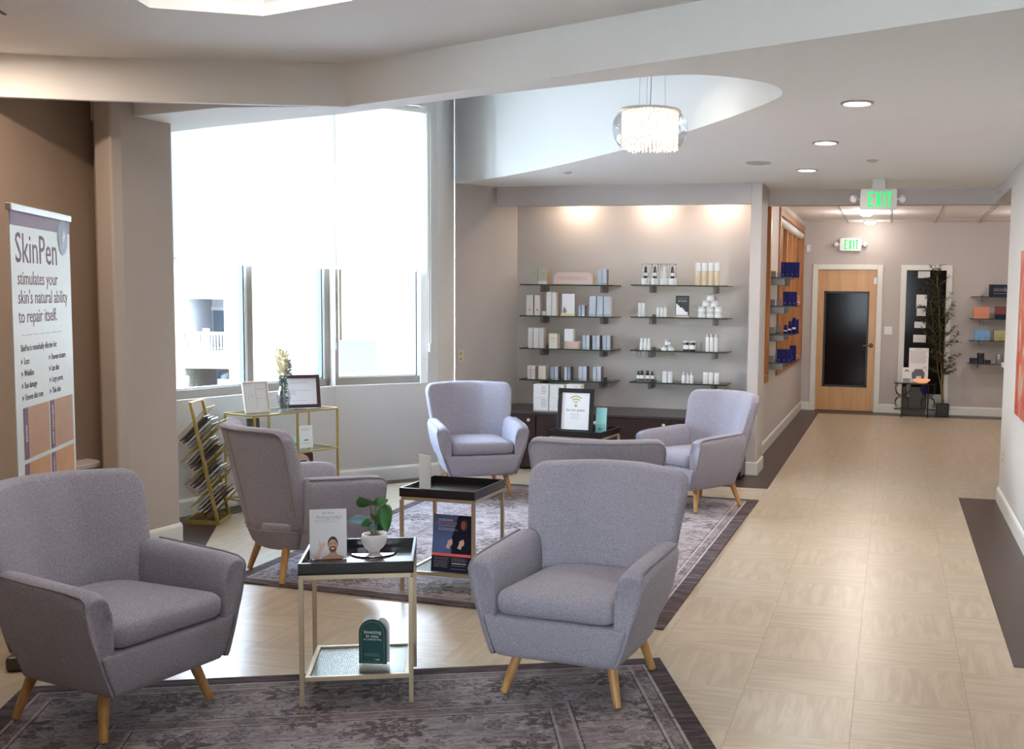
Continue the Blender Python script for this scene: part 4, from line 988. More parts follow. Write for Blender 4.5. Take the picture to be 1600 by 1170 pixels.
for a, b in (('Scars', 'Uneven texture'), ('Wrinkles', 'Lax skin'), ('Sun damage', 'Large pores'), ('Uneven skin tone', 'Thin skin')):
    for xx, s in ((-.30, a), (.075, b)):
        text(ban, s, .040, xx, -.0025, yy, INK, align='LEFT', sx=.86)
        MB().add([(xx-.033, -.0025, yy-.012), (xx-.033, -.0025, yy+.012), (xx-.015, -.0025, yy), (xx-.033, -.003, yy-.012), (xx-.033, -.003, yy+.012), (xx-.015, -.003, yy)], [(0, 1, 2), (5, 4, 3), (0, 3, 4, 1), (1, 4, 5, 2), (2, 5, 3, 0)]).build('bullet', INK, ban)
    yy -= .0525
for r in range(4):
    for c_ in range(2):
        x0 = -.33+c_*.365; z1_ = 1.13-r*.245; z0_ = z1_-.225; x1 = x0+.345
        if x1 > BWD: x1 = BWD
        MB().box(x0, x1, -.0036, -.0021, z0_, z1_).build('treatment_photo', SKIND if r % 2 == 0 else mat('printed_tanned_skin_warm', (.50, .25, .11), .6, var=.25, scale=9), ban)
        MB().box(x0, x0+.055, -.0046, -.0037, z0_, z1_).build('caption_strip', PLUMINK, ban)
        text(ban, 'BEFORE' if c_ == 0 else 'AFTER TREATMENT', .021, x0+.03, -.0047, (z0_+z1_)/2, WINK, rx=PI/2, sx=1).rotation_euler = (PI/2, -PI/2, 0)
em = MB(); em.loft([[(.30+.075*math.cos(a)*k, -.0045-.0005*(1-k), 1.915+.085*math.sin(a)*k-.02) for a in [2*PI*i/24 for i in range(24)]] for k in (1, .6, .2)]); em.build('crystal_emblem', mat('emblem_violet_grey', (.13, .12, .19), .4, var=.5, scale=25), ban)
MB().add([(.29, -.0055, 1.84), (.34, -.0055, 1.90), (.315, -.0055, 1.93), (.29, -.0055, 1.89)], [(0, 1, 2, 3)]).build('emblem_facet', mat('emblem_light', (.45, .45, .52), .4), ban)
# small pale ledge behind the banner
struct('trim_7', MB().loft([[(-4.965+.19*math.cos(a), 5.80+.17*math.sin(a), z) for a in [-1.6+k*.29 for k in range(12)]] for z in (.55, .575)]), WALLM, bevel=.004)

# ================================================================== NICHE: CABINET, SHELVES, PRODUCTS
YF = 10.28
cab = thing('low_cabinet', 'long low dark espresso cabinet under the product shelves', 'cabinet', (-2.5, 9.85, 0))
bodyp = MB(); bodyp.prism([(-1.41, 0.012), (1.20, .012), (1.20, .745), (-1.19, .745), (-1.56, .18)], .02, .53); bodyp.build('body', ESP, cab)
tp = MB(); tp.prism([(-1.43, -.012), (1.20, -.012), (1.20, .745), (-1.19, .745), (-1.575, .15)], .531, .553); tp.build('worktop', mat('espresso_worktop', (.05, .035, .035), .3), cab, bevel=.002)
for k in range(4):
    x0 = -1.40+k*.65
    dr = MB().box(x0+.006, x0+.644, -.008, .012, .04, .522).build('door', ESP, cab, bevel=.002)
    kx = x0+(.585 if k % 2 == 0 else .585)
    q = MB(); q.lathe([(.004, 0), (.004, .012), (.015, .016), (.016, .024), (.0, .028)], 14, T(-.648+.65*k if False else kx, -.008, .478, 0, PI/2)); q.build('knob', mat('pale_knob', (.70, .66, .62), .3, .3), dr, smooth=True)
SHZ = [1.762, 1.457, 1.137, .830]
def glass_shelf(label, x0, x1, y0, y1, z, bxs, group, name='glass_shelf', axis='x'):
    t = thing(name, label, 'shelf', ((x0+x1)/2, y1, z), 0, group); ox = (x0+x1)/2
    MB().box(x0-ox, x1-ox, y0-y1, -.001, -.010, 0).build('glass_panel', SHGLASS, t)
    e = MB().box(x0-ox, x1-ox, y0-y1-.0015, y0-y1, -.011, .0005).box(x0-ox-.0015, x0-ox, y0-y1, -.001, -.011, .0005).box(x1-ox, x1-ox+.0015, y0-y1, -.001, -.011, .0005); e.build('glass_edge', GLEDGE, t)
    for b in bxs:
        q = MB(); q.box(b-.016-ox, b+.016-ox, -.20, 0, -.075, -.0105).box(b-.016-ox, b+.016-ox, -.06, 0, .001, .02); q.build('bracket', BRKT, t, bevel=.003)
    return t
ORD = ('top', 'second', 'third', 'bottom')
for i, z in enumerate(SHZ):
    glass_shelf('%s glass shelf of the left stack in the product niche' % ORD[i], -3.567, -2.625, YF, BW, z+(-.004), (-3.38, -2.77), 'glass shelves in the product niche')
    glass_shelf('%s glass shelf of the right stack in the product niche' % ORD[i], -2.45, -1.512, YF, BW, z+(.003), (-2.28, -1.66), 'glass shelves in the product niche')
def sx(px): return -3.562+(px-812)*.006346
def zL(i): return SHZ[i]-.004+.0006
def zR(i): return SHZ[i]+.003+.0006
def carton(name, label, cat, px0, px1, h, z, m1, y=YF+.03, dep=.07, group=None, side=None, extra=None):
    x0, x1 = sx(px0), sx(px1); w = (x1-x0)-.003
    t = thing(name, label, cat, ((x0+x1)/2, y, z), 0, group)
    MB().box(-w/2, w/2, 0, dep, 0, h).build('box', m1, t, bevel=.0012)
    if side: MB().box(w/2, w/2+.0008, .002, dep-.002, .002, h-.002).build('side_panel', side, t)  # brown, tan and pink panels paint the shade on that side
    if extra: extra(t, w, h)
    return t
def dot(t, w, h): MB().lathe([(.009, 0), (.009, .0006)], 10, T(.003, 0, .055, 0, PI/2)).build('red_emblem', CORAL, t)
def foot_band(t, w, h): MB().box(-w*.42, w*.42, -.0006, 0, .012, .020).build('printed_band', GREYINK, t)
def fine(t, w, h):
    mb = MB(); 
    for k, (a, b) in enumerate(((.70, .72), (.64, .655), (.50, .51), (.44, .45))): mb.box(-w*.25, w*(.25 if k % 2 else .32), -.0006, 0, h*a, h*b)
    mb.build('small_print', GREYINK, t)
POS3 = ('left', 'middle', 'right'); PX = .00617
# left stack, top shelf
carton('gift_box', 'sage green boxed set, left of two on top left niche shelf', 'box', 824, 838.3, .158, zL(0), CSAGE, side=CSAGE, extra=fine, group='sage boxes on the top left shelf')
st_ = carton('gift_box', 'sage green boxed set with tan shaded side, right of two on top left niche shelf', 'box', 839, 853.6, .152, zL(0), CSAGE, side=mat('tan_side_shade', (.36, .24, .12), .5), dep=.09, extra=lambda t, w, h: (fine(t, w, h), MB().box(-w/2, w/2, -.012, -.001, 0, .03).build('acrylic_foot', PLW, t)), group='sage boxes on the top left shelf')  # tan panel carries the box side's shade in its colour
ps = thing('shelf_sign', 'pale pink rounded sign standing on the top left niche shelf', 'sign', ((sx(864)+sx(926))/2, YF+.05, zL(0)))
hw_, hh = (sx(926)-sx(864))/2, .120; P_ = [(-hw_, 0), (hw_, 0)]+[(hw_-.06+.06*math.cos(a), hh-.06+.06*math.sin(a)) for a in [PI/2*k/8 for k in range(9)]]+[(-hw_+.06+.06*math.cos(a), hh-.06+.06*math.sin(a)) for a in [PI/2+PI/2*k/8 for k in range(9)]]
MB().prism(P_, -.015, .015, Matrix.Rotation(PI/2, 4, 'X')).build('panel', PINK, ps); text(ps, 'SKINMEDICA', .047, 0, -.0155, .058, mat('mauve_letter_ink', (.50, .34, .32), .5), spacing=1.1, sx=.95)
for k, (a, b) in enumerate(((934, 941), (941.3, 948.5))):
    carton('carton', '%s of two tall pale blue cartons on the top left niche shelf' % ('left', 'right')[k], 'carton', a, b, .150 if k else .142, zL(0), CBLUE, side=CSHADE if k else None, extra=foot_band, group='pale blue cartons on the top left shelf')
# second shelf
for k, (a, b) in enumerate(((820, 831), (833, 842.5))):
    carton('carton', '%s white carton with small red emblem on the second left niche shelf' % ('left', 'right')[k], 'carton', a, b, .198, zL(1), CWHITE, side=PINK, extra=dot, group='white cartons with red emblem')
jz = thing('jar', 'tiny white jar between the white cartons on the second left niche shelf', 'jar', (sx(848.5), YF+.05, zL(1))); MB().lathe([(.019, 0), (.020, .003), (.020, .022), (.019, .024)], 16).build('jar_body', PLW, jz, smooth=True); MB().lathe([(.021, .024), (.021, .040), (.019, .042)], 16).build('lid', PLW, jz, smooth=True)
for k, (a, b, h) in enumerate(((852.5, 861, .232), (861.3, 868.5, .228))):
    carton('tall_carton', '%s of two tallest white cartons on the second left niche shelf' % ('left', 'right')[k], 'carton', a, b, h, zL(1), CWHITE, side=PINK if k else None, group='tallest white cartons')
dsp = thing('display_card', 'white display panel with rosy flower picture on the second left niche shelf', 'display card', (sx(886), YF+.07, zL(1)))
MB().box(-.063, .063, 0, .006, .022, .215).build('panel', PAPERW, dsp); MB().box(-.07, .075, -.02, .03, 0, .021).build('foot', mat('pale_yellow_acrylic', (.68, .62, .30), .3), dsp)
fl = MB(); rnd = random.Random(5)
for k in range(12): a = rnd.random()*6.28; fl.lathe([(.010, 0), (.010, .0006)], 8, T(-.035+.014*math.cos(a)*rnd.random()*1.3, -.0007*k*.1-.0003, .055+.02*math.sin(a), 0, PI/2))
fl.build('printed_flower', mat('rosy_print', (.36, .20, .24), .5, var=.6, scale=60), dsp)
for k, (a, b) in enumerate(((903.5, 908.7), (909, 914.3))):
    carton('small_carton', '%s of two small blue cartons on the second left niche shelf' % ('left', 'right')[k], 'carton', a, b, .108, zL(1), CBLUE2 if k == 0 else CBLUE, side=CSHADE if k else None, extra=fine, group='small blue cartons on the second left shelf')
for k, (a, b) in enumerate(((921, 931.8), (933, 943.2), (944, 955))):
    carton('carton', '%s of three wide pale blue cartons on the second left niche shelf' % POS3[k], 'carton', a, b, .196, zL(1), CBLUE, side=PINK if k == 2 else None, extra=foot_band, group='wide pale blue cartons')
# third shelf
for k, (a, b) in enumerate(((823, 831.4), (831.8, 840.7), (841, 848.7))):
    carton('carton', '%s of three tall white cartons on the third left niche shelf' % POS3[k], 'carton', a, b, .198, zL(2), CWHITE, side=PINK if k == 2 else None, dep=.09, group='tall white cartons on the third left shelf')
carton('cream_box', 'single squat cream carton on the third left niche shelf', 'carton', 857, 870.5, .145, zL(2), CREAM, side=CREAM, dep=.10, extra=fine)
rd = tag(MB().lathe([(.096, 0), (.098, .003), (.098, .068), (.096, .071)], 40).build('round_riser', PINK, smooth=True), 'round pale pink display riser on the third left niche shelf', 'riser', loc=(sx(893.5), YF+.125, zL(2)))
carton('carton', 'white carton standing on the round pink riser', 'carton', 880.5, 895, .122, zL(2)+.0715, PAPERW, y=YF+.06)
for k, (a, b) in enumerate(((910.5, 916.2), (916.5, 922.3), (927, 932.6), (932.8, 938.5), (943.2, 949), (949.2, 955.2))):
    carton('blue_carton', 'slate blue carton, %s of six on the third left niche shelf' % ('first', 'second', 'third', 'fourth', 'fifth', 'last')[k], 'carton', a, b, .138, zL(2), CBLUE if k % 2 else mat('mid_blue_carton', (.38, .45, .56), .45), side=CSHADE if k % 2 else None, dep=.10, extra=foot_band, group='six slate blue cartons on the third left shelf')
# bottom shelf
for k, (a, b) in enumerate(((822.5, 828.3), (828.6, 835.2))):
    carton('carton', '%s of two narrow white cartons on the bottom left niche shelf' % ('left', 'right')[k], 'carton', a, b, .132, zL(3), CWHITE, side=PINK if k else None, dep=.10, extra=fine, group='narrow white cartons on the bottom left shelf')
carton('cream_box', 'square cream carton on the bottom left niche shelf', 'carton', 840.3, 852.6, .132, zL(3), CREAM, side=CREAM, dep=.11)
for k, (a, b) in enumerate(((860.5, 866.3), (866.6, 872.6), (882, 886.8), (887, 892.4), (905.2, 911.3), (911.6, 918.2), (928, 934), (934.3, 941))):
    carton('blue_carton', 'slate blue carton, %s of eight on the bottom left niche shelf' % ('first', 'second', 'third', 'fourth', 'fifth', 'sixth', 'seventh', 'last')[k], 'carton', a, b, .130 if k < 4 else .140, zL(3), CBLUE2 if k in (0, 3) else CBLUE, side=CSHADE if k % 2 else None, dep=.10, extra=foot_band, group='eight slate blue cartons on the bottom left shelf')
# cabinet top: stacked white boxes
def boxed(label, px0, px1, y, z, h, g='stacked white boxes on the dark cabinet'):
    x0 = -3.323+(px0-834)*.0064; x1 = -3.323+(px1-834)*.0064; w = x1-x0-.004; t = thing('white_box', label, 'box', ((x0+x1)/2, y, z), 0, g)
    MB().box(-w/2, w/2, 0, .12, 0, h-.001).build('box', CWHITE, t, bevel=.0015); mb = MB()
    for k in range(5): mb.box(w*.02, w*(.40 if k % 2 else .32), -.0006, 0, h*(.82-.13*k), h*(.86-.13*k))
    mb.build('printed_text', GREYINK, t)
for k, (a, b) in enumerate(((834, 858), (859, 882))):
    for j in range(2): boxed('white printed box, %s of the %s stack on the dark cabinet' % (('bottom', 'top')[j], ('left', 'middle')[k]), a, b, 9.98, .5536+j*.126, .126)
for j in range(2): boxed('white printed box, %s of the stack partly behind the wifi notice' % ('bottom', 'top')[j], 884, 907, 9.99+.01, .5536+j*.129, .129)

# bottles and jars on the right stack
def bottle(name, label, cat, px, r, h, z, body, cap, group=None, capf=.25, shoulder=.85, y=YF+.05, nr=.55):
    t = thing(name, label, cat, (sx(px), y, z), 0, group); hb = h*(1-capf)
    MB().lathe([(r*.94, 0), (r, .003), (r, hb*shoulder), (r*nr*1.1, hb), (r*nr*1.05, hb+.001)], 18).build('bottle_body', body, t, smooth=True)
    MB().lathe([(r*nr*1.25, hb+.001), (r*nr*1.25, h-.003), (r*nr*1.1, h)], 16).build('cap', cap, t, smooth=True); return t
for k, px in enumerate((1007.7, 1022, 1036, 1049)):
    o4 = ('first', 'second', 'third', 'fourth')[k]
    t = thing('display_tube', 'clear display tube with white base, %s of four on the top right niche shelf' % o4, 'display tube', (sx(px), YF+.06, zR(0)), 0, 'clear display tubes on the top right shelf')
    MB().lathe([(.040, 0), (.041, .004), (.041, .058), (.036, .062)], 22).build('base', PLW, t, smooth=True); MB().lathe([(.037, .062), (.038, .19), (.037, .198)], 22, cap=(0, 0)).build('clear_tube', CLEAR, t, smooth=True); MB().lathe([(.039, .190), (.039, .200), (.037, .202)], 22).build('lid', CLEAR, t, smooth=True)
    MB().lathe([(.018, .063), (.018, .12), (.012, .135), (.012, .16), (.006, .175)], 12).build('bottle', AMBER if k != 2 else PLW, t, smooth=True); MB().lathe([(.0185, .085), (.0185, .115)], 12).build('label_band', PLW, t, smooth=True)
for k, px in enumerate((1088.3, 1097.8, 1107.3, 1116.5)):
    bottle('cream_bottle', 'tall cream coloured bottle, %s of four on the top right niche shelf' % ('first', 'second', 'third', 'fourth')[k], 'bottle', px, .0265, .212, zR(0), BEIGEP, PLW, 'tall cream bottles on the top right shelf', .36, .97, nr=.78)
for k, px in enumerate((999.7, 1005.3)):
    bottle('white_bottle', '%s of two plain white cylinders on the second right niche shelf' % ('left', 'right')[k], 'bottle', px, .0165, .130, zR(1), PLW, PLW, 'plain white cylinders', .3, .98, nr=.78)
for k, px in enumerate((1028, 1033.7, 1039.2)):
    bottle('small_bottle', '%s of three slim white bottles with dark tips on the second right niche shelf' % POS3[k], 'bottle', px, .0155, .112, zR(1), PLW, PLG if k < 3 else INK, 'slim white bottles with dark tips', .2, .8)
t = thing('product_sign', 'small black and white product sign on the second right niche shelf', 'sign', (sx(1065.5), YF+.04, zR(1)))
MB().box(-.065, .065, 0, .004, .018, .205).build('panel', mat('charcoal_print', (.035, .037, .045), .4), t); MB().box(-.067, .067, -.02, .03, 0, .018).build('foot', mat('beige_foot', (.55, .47, .36), .4), t)
mb = MB()
for k, (x, h) in enumerate(((-.052, .105), (-.036, .09), (-.02, .072), (-.004, .07), (.012, .055), (.028, .035), (.045, .03))): mb.box(x-.0075, x+.0075, -.0012, -.0002, .022, .022+h)
mb.build('printed_bottles', WINK, t); text(t, 'SKINMEDICA', .016, 0, -.0004, .178, GREYINK); text(t, 'BEST SELLERS', .0145, 0, -.0004, .154, WINK)
def jar(label, px, z, r=.037, h=.0535, lid=PLG, y=YF+.06, group=None, body=PLW):
    t = thing('jar', label, 'jar', (sx(px), y, z), 0, group)
    MB().lathe([(r*.92, 0), (r, .004), (r, h*.55), (r*.93, h*.6)], 22).build('jar_body', body, t, smooth=True); MB().lathe([(r*.97, h*.6), (r*.99, h*.64), (r*.99, h*.93), (r*.93, h*.985)], 22).build('lid', lid, t, smooth=True)
gj = 'pyramid of white jars on the second right shelf'; PLS = mat('pearl_lid', (.66, .67, .68), .25, .1)
for j in range(2):
    for k, px in enumerate((1094.6, 1107.2, 1119.8)): jar('white jar, %s of the %s row in the jar pyramid' % (POS3[k], ('bottom', 'second')[j]), px, zR(1)+.0537*j, lid=PLS, group=gj)
for k, px in enumerate((1100.9, 1113.5)): jar('white jar, %s of the third row in the jar pyramid' % ('left', 'right')[k], px, zR(1)+.0537*2, lid=PLS, group=gj)
jar('white jar on the very top of the jar pyramid', 1107.2, zR(1)+.0537*3, lid=PLS, group=gj)
for k, px in enumerate((1003.2, 1009, 1014.6)):
    bottle('white_bottle', '%s of three short white bottles on the third right niche shelf' % POS3[k], 'bottle', px, .0165, .112, zR(2), PLW, PLW, 'short white bottles on the third right shelf', .25, .72)
for k, px in enumerate((1038.3, 1049)): jar('white jar, %s of the bottom two in the small stack on the third right shelf' % ('left', 'right')[k], px, zR(2), .029, .052, group='small stack of three jars')
jar('white jar on top of the small stack on the third right shelf', 1043.6, zR(2)+.0522, .029, .052, group='small stack of three jars')
for k, px in enumerate((1072, 1081.6)):
    t = bottle('dark_jar', '%s of two dark jars with white labels and lids on the third right niche shelf' % ('left', 'right')[k], 'jar', px, .028, .098, zR(2), AMBER, PLW, 'dark jars with white lids', .16, .8, nr=.85)
    MB().lathe([(.0285, .018), (.0285, .058)], 18, cap=(0, 0)).build('label_band', PLW, t, smooth=True)
bottle('clear_jar', 'pale clear jar at the right of the two dark jars', 'jar', 1091, .026, .090, zR(2), CLEAR, PLG, None, .2, .8, nr=.85, y=YF+.08)
for k, px in enumerate((1104.3, 1110.6, 1117.2)):
    bottle('tall_bottle', '%s of three tall white bottles with silver collars on the third right niche shelf' % POS3[k], 'bottle', px, .0175+.001*(k == 2), .168, zR(2), PLW, PLG, 'tall white bottles with silver collars', .18, .9, nr=.78)
for k, px in enumerate((999, 1004.7, 1013.3, 1020.6)):
    t = bottle('dropper_bottle', 'dark dropper bottle with white label, %s of four on the bottom right niche shelf' % ('first', 'second', 'third', 'fourth')[k], 'bottle', px, .0165 if k in (0, 3) else .0195, .085 if k in (0, 3) else .09, zR(3)+.02, AMBER, INK, 'dark dropper bottles', .24, .78)
    MB().lathe([(.0172 if k in (0, 3) else .0202, .010), (.0172 if k in (0, 3) else .0202, .045)], 16, cap=(0, 0)).build('label_band', PLW, t, smooth=True)
tag(MB().box(-.095, .095, -.03, .03, 0, .0195).build('riser', CLEAR), 'clear low riser under the dark dropper bottles', 'riser', loc=(sx(1010), YF+.05, zR(3)))
for k, px in enumerate((1040, 1048.4)):
    bottle('white_tube', '%s of two plump white tubes on the bottom right niche shelf' % ('left', 'right')[k], 'tube', px, .0245, .108, zR(3), PLW, PLW, 'plump white tubes', .3, .98, nr=.78)
for k, px in enumerate((1069, 1075, 1081.3)):
    bottle('small_bottle', '%s of three silver capped white bottles on the bottom right niche shelf' % POS3[k], 'bottle', px, .0175, .108, zR(3), PLW, PLG, 'silver capped white bottles on the bottom shelf', .28, .85, nr=.75)
for k, px in enumerate((1102.5, 1110.5, 1119.5)):
    bottle('white_bottle', '%s of three stout white bottles on the bottom right niche shelf' % POS3[k], 'bottle', px, .0235+.002*(k == 2), .108, zR(3), PLW, PLW, 'stout white bottles on the bottom right shelf', .3, .96, nr=.78)

# ================================================================== HALL SHELVES WITH BLUE BOTTLES
for i, z in enumerate((1.880, 1.572, 1.268, .957)):
    t = thing('hall_glass_shelf', '%s glass shelf beside the oak framed hall window' % ORD[i], 'shelf', (-1.31, 11.95, z), 0, 'glass shelves on the hall wall')
    MB().box(.001, .265, 0, .92, -.010, 0).build('glass_panel', SHGLASS, t); MB().box(.001, .265, -.0015, 0, -.011, .0005).box(.265, .2665, 0, .92, -.011, .0005).build('glass_edge', GLEDGE, t)
    for yb in (.16, .80): MB().box(0.001, .15, yb-.014, yb+.014, -.085, -.0105).box(0.001, .05, yb-.014, yb+.014, .0005, .07).build('bracket', BRKT, t, bevel=.002)
def blue(label, x, y, z, w, d, h, g, bottle_=False, mm=COBALT):
    t = thing('blue_bottle' if bottle_ else 'blue_carton', label, 'bottle' if bottle_ else 'carton', (x, y, z+.0006), 0, g)
    if bottle_:
        MB().lathe([(w/2*.95, 0), (w/2, .003), (w/2, h*.72), (w/2*.8, h*.75)], 16).build('bottle_body', mm, t, smooth=True); MB().lathe([(w/2*.8, h*.75), (w/2*.8, h)], 14).build('cap', mm, t, smooth=True)
        MB().lathe([(w/2*1.02, h*.30), (w/2*1.02, h*.42)], 16, cap=(0, 0)).build('label_band', PLW, t, smooth=True)
    else:
        MB().box(-w/2, w/2, 0, d, 0, h).build('box', mm, t, bevel=.002); MB().lathe([(.006, 0), (.006, .0006)], 10, T(0, 0, h*.2, 0, PI/2)).build('emblem', GREYINK, t)
O4 = ('first', 'second', 'third', 'fourth')
for k in range(4): blue('tall cobalt blue carton, %s from the wall on the top hall shelf' % O4[k], -1.175+.050*k, 12.03, 1.880, .047, .05, .165, 'cobalt cartons on the top hall shelf')
blue('navy carton with pale print at the far end of the top hall shelf', -1.10, 12.70, 1.880, .075, .05, .13, None, mm=NAVY)
for k in range(3): blue('cobalt blue carton, %s from the wall on the second hall shelf' % O4[k], -1.145+.050*k, 12.03, 1.572, .047, .05, .155, 'cobalt cartons on the second hall shelf')
blue('coral tube at the far end of the second hall shelf', -1.055, 12.62, 1.572, .04, .04, .12, None, True, mat('coral_tube', (.62, .20, .14), .4))
for k in range(3): blue('cobalt blue bottle with white band, %s from the wall on the third hall shelf' % O4[k], -1.135+.046*k, 12.05, 1.268, .040, .04, (.10, .14, .18)[k], 'cobalt bottles on the third hall shelf', True)
blue('large cobalt carton at the far end of the third hall shelf', -1.08, 12.60, 1.268, .075, .06, .15, None)
for k in range(3): blue('cobalt blue carton, %s from the wall on the bottom hall shelf' % O4[k], -1.195+.055*k, 12.03, .957, .050, .05, .145, 'cobalt cartons on the bottom hall shelf')
blue('cobalt carton standing at the back of the bottom hall shelf', -1.085, 12.45, .957, .07, .05, .17, None)

# ================================================================== LIGHTS IN THE CEILING
def area_lamp(parent, size, power, col, loc, rot=(0, 0, 0), shape='DISK', spread=None):
    d = bpy.data.lights.new('lamp_light', 'AREA'); d.shape = shape; d.size = size; d.energy = power; d.color = col
    if spread: d.spread = spread
    o = bpy.data.objects.new('lamp_light', d); C.objects.link(o); o.parent = parent; o.location = loc; o.rotation_euler = rot; return o
def downlight(label, x, y, z, power=9, r=.088, col=(1, .94, .88)):
    t = thing('recessed_light', label, 'ceiling light', (x, y, z))
    MB().lathe([(r, -.001), (r, -.008), (r*.84, -.011), (r*.82, -.001)], 28, cap=(0, 0)).build('trim_ring', mat('grey_trim_ring', (.40, .38, .37), .35, .3), t, smooth=True)
    MB().lathe([(r*.82, -.0015), (r*.55, -.0035), (0, -.0045)], 28, cap=(0, 0)).build('lens', LAMPN, t, smooth=True)
    area_lamp(t, r*1.5, power, col, (0, 0, -.02)); return t
downlight('nearest recessed ceiling light over the hallway floor', -.226, 6.119, LOW)
downlight('middle recessed ceiling light of the three in the low ceiling', -.481, 7.61, LOW)
downlight('farthest recessed ceiling light of the low ceiling, nearest the exit sign', -.724, 9.19, LOW)
for i, (x, y) in enumerate(((-3.05, 10.43), (-2.28, 10.43), (-1.62, 10.43))):
    t = thing('niche_spotlight', 'small spotlight hidden behind the niche valance, %s of three' % POS3[i], 'ceiling light', (x, y, LOW), 0, 'spotlights behind the niche valance')
    MB().lathe([(.03, -.001), (.034, -.05), (.026, -.05), (.022, -.01)], 16, cap=(1, 0)).build('housing', PLW, t, smooth=True)
    area_lamp(t, .09, 1.9, (1, .80, .60), (0, 0, -.055), (math.radians(6), 0, 0))
for i, (x, y) in enumerate(((-.362, 16.2), (-.375, 14.57), (1.9, 14.6), (1.9, 12.2), (-.2, 12.3))):
    t = thing('dome_ceiling_light', ('round dome light on the hall ceiling nearest the far door', 'round dome light on the hall ceiling behind the large exit sign', 'round dome light over the far right of the hall', 'round dome light over the near right of the hall', 'round dome light just beyond the hall header')[i], 'ceiling light', (x, y, 2.777))
    MB().lathe([(.095, 0), (.098, -.012), (.088, -.016)], 24, cap=(1, 0)).build('rim', PLG, t, smooth=True); MB().lathe([(.086, -.012), (.080, -.035), (.05, -.052), (0, -.058)], 24, cap=(0, 0)).build('diffuser', LAMPW, t, smooth=True)
    d_ = bpy.data.lights.new('lamp_light', 'POINT'); d_.energy = 2 if i == 0 else 11; d_.color = (1, .90, .84); d_.shadow_soft_size = .08
    o_ = bpy.data.objects.new('lamp_light', d_); C.objects.link(o_); o_.parent = t; o_.location = (0, 0, -.17)
def disc(name, label, cat, x, y, z, r, m): 
    return tag(MB().lathe([(r, 0), (r*.95, -.008), (r*.5, -.016), (0, -.018)], 24, cap=(1, 0)).build(name, m, smooth=True), label, cat, loc=(x, y, z))
disc('ceiling_speaker', 'flat round speaker cover on the low ceiling left of the recessed lights', 'speaker', -1.061, 8.68, LOW, .10, mat('pale_speaker_cover', (.50, .49, .47), .6))
disc('sprinkler_cover', 'small round sprinkler cover on the low ceiling in front of the exit sign', 'sprinkler', -.191, 8.616, LOW, .045, mat('pale_speaker_cover', (.50, .49, .47)))
disc('sprinkler_cover', 'small round sprinkler cover on the low ceiling above the niche left end', 'sprinkler', -2.761, 9.171, LOW, .04, mat('pale_speaker_cover', (.50, .49, .47)))
# coffer light and vent
t = thing('coffer_light', 'rectangular light panel inside the ceiling coffer above the seating', 'ceiling light', (-2.62, 4.05, NEAR+.29))
MB().box(-.30, .30, -.15, .15, -.03, -.001).build('housing', PLW, t); MB().box(-.28, .28, -.13, .13, -.036, -.0305).build('diffuser', LAMPN, t); area_lamp(t, .5, 7, (1, .93, .88), (0, 0, -.05), shape='SQUARE')
t = thing('ceiling_hatch', 'dark slotted hatch in the ceiling above the tall banner', 'vent', (-4.10, 4.40, NEAR), .35)
MB().box(-.45, .02, -.45, -.02, -.002, -.0005).build('opening', mat('dark_red_void', (.10, .03, .03), .8), t); MB().box(-.005, .012, -.5, .13, -.006, -.0005).build('slot', BLK, t)
for x, y in ((-.9, 1.2), (-3.3, -2), (-.9, -2)):
    downlight('added recessed fill light behind the viewer, %s row, %s' % ('front' if y > 0 else 'rear', 'left' if x < -2 else 'right'), x, y, NEAR, 9)  # unseen lamps added behind the camera as soft fill
# wall washer over the banner wall
t = downlight('recessed wall washer light close to the banner wall', -4.62, 4.7, NEAR, 9, .07, (1, .82, .66))

# ------------------------------------------------------------------ chandelier
CHX, CHY = -1.405, 6.32
ch = thing('crystal_chandelier', 'glowing crystal chandelier in a clear glass bowl hanging in the raised ceiling', 'chandelier', (CHX, CHY, 2.49))
MB().lathe([(.150, .012), (.185, .035), (.208, .075), (.219, .125), (.213, .172), (.190, .208), (.165, .225)], 48, cap=(0, 0)).build('glass_bowl', CLEAR, ch, smooth=True)
MB().lathe([(.0, .222), (.172, .220), (.180, .226), (.172, .236), (0, .240)], 40, cap=(0, 0)).build('top_plate', mat('champagne_plate', (.60, .56, .50), .4, .3), ch, smooth=2)
wr = MB()
for a in (.5, 2.6, 4.7): wr.tube([(.09*math.cos(a), .09*math.sin(a), .238), (.07*math.cos(a), .07*math.sin(a), TOP-2.49)], .0012, 5)
wr.build('suspension_wire', PLG, ch); MB().tube([(0, 0, .238), (.004, 0, .5), (0, 0, TOP-2.49)], .003, 6).build('power_cord', PLG, ch)
MB().lathe([(.06, TOP-2.49-.03), (.06, TOP-2.49)], 20).build('canopy', PLW, ch)
crd = MB(); rnd = random.Random(2)
octv = [(1, 0, 0), (0, 1, 0), (-1, 0, 0), (0, -1, 0), (0, 0, 1.5), (0, 0, -1.5)]; octf = [(0, 1, 4), (1, 2, 4), (2, 3, 4), (3, 0, 4), (1, 0, 5), (2, 1, 5), (3, 2, 5), (0, 3, 5)]
for ri, (rr, n) in enumerate(((.160, 46), (.130, 34), (.095, 24))):
    for k in range(n):
        a = 2*PI*k/n+ri*.1; z = .216; zb = .004+.012*rnd.random()
        while z > zb:
            s = .0058+.0022*rnd.random(); x, y = rr*math.cos(a)+rnd.uniform(-.002, .002), rr*math.sin(a)+rnd.uniform(-.002, .002)
            R = Matrix.Rotation(rnd.random()*3, 3, 'Z') @ Matrix.Rotation(rnd.random()*.6, 3, 'X')
            crd.add([tuple(R @ Vector((p[0]*s, p[1]*s, p[2]*s))+Vector((x, y, z))) for p in octv], octf); z -= s*2.5
crd.build('crystal_strands', CRYSTAL, ch)['kind'] = 'stuff'
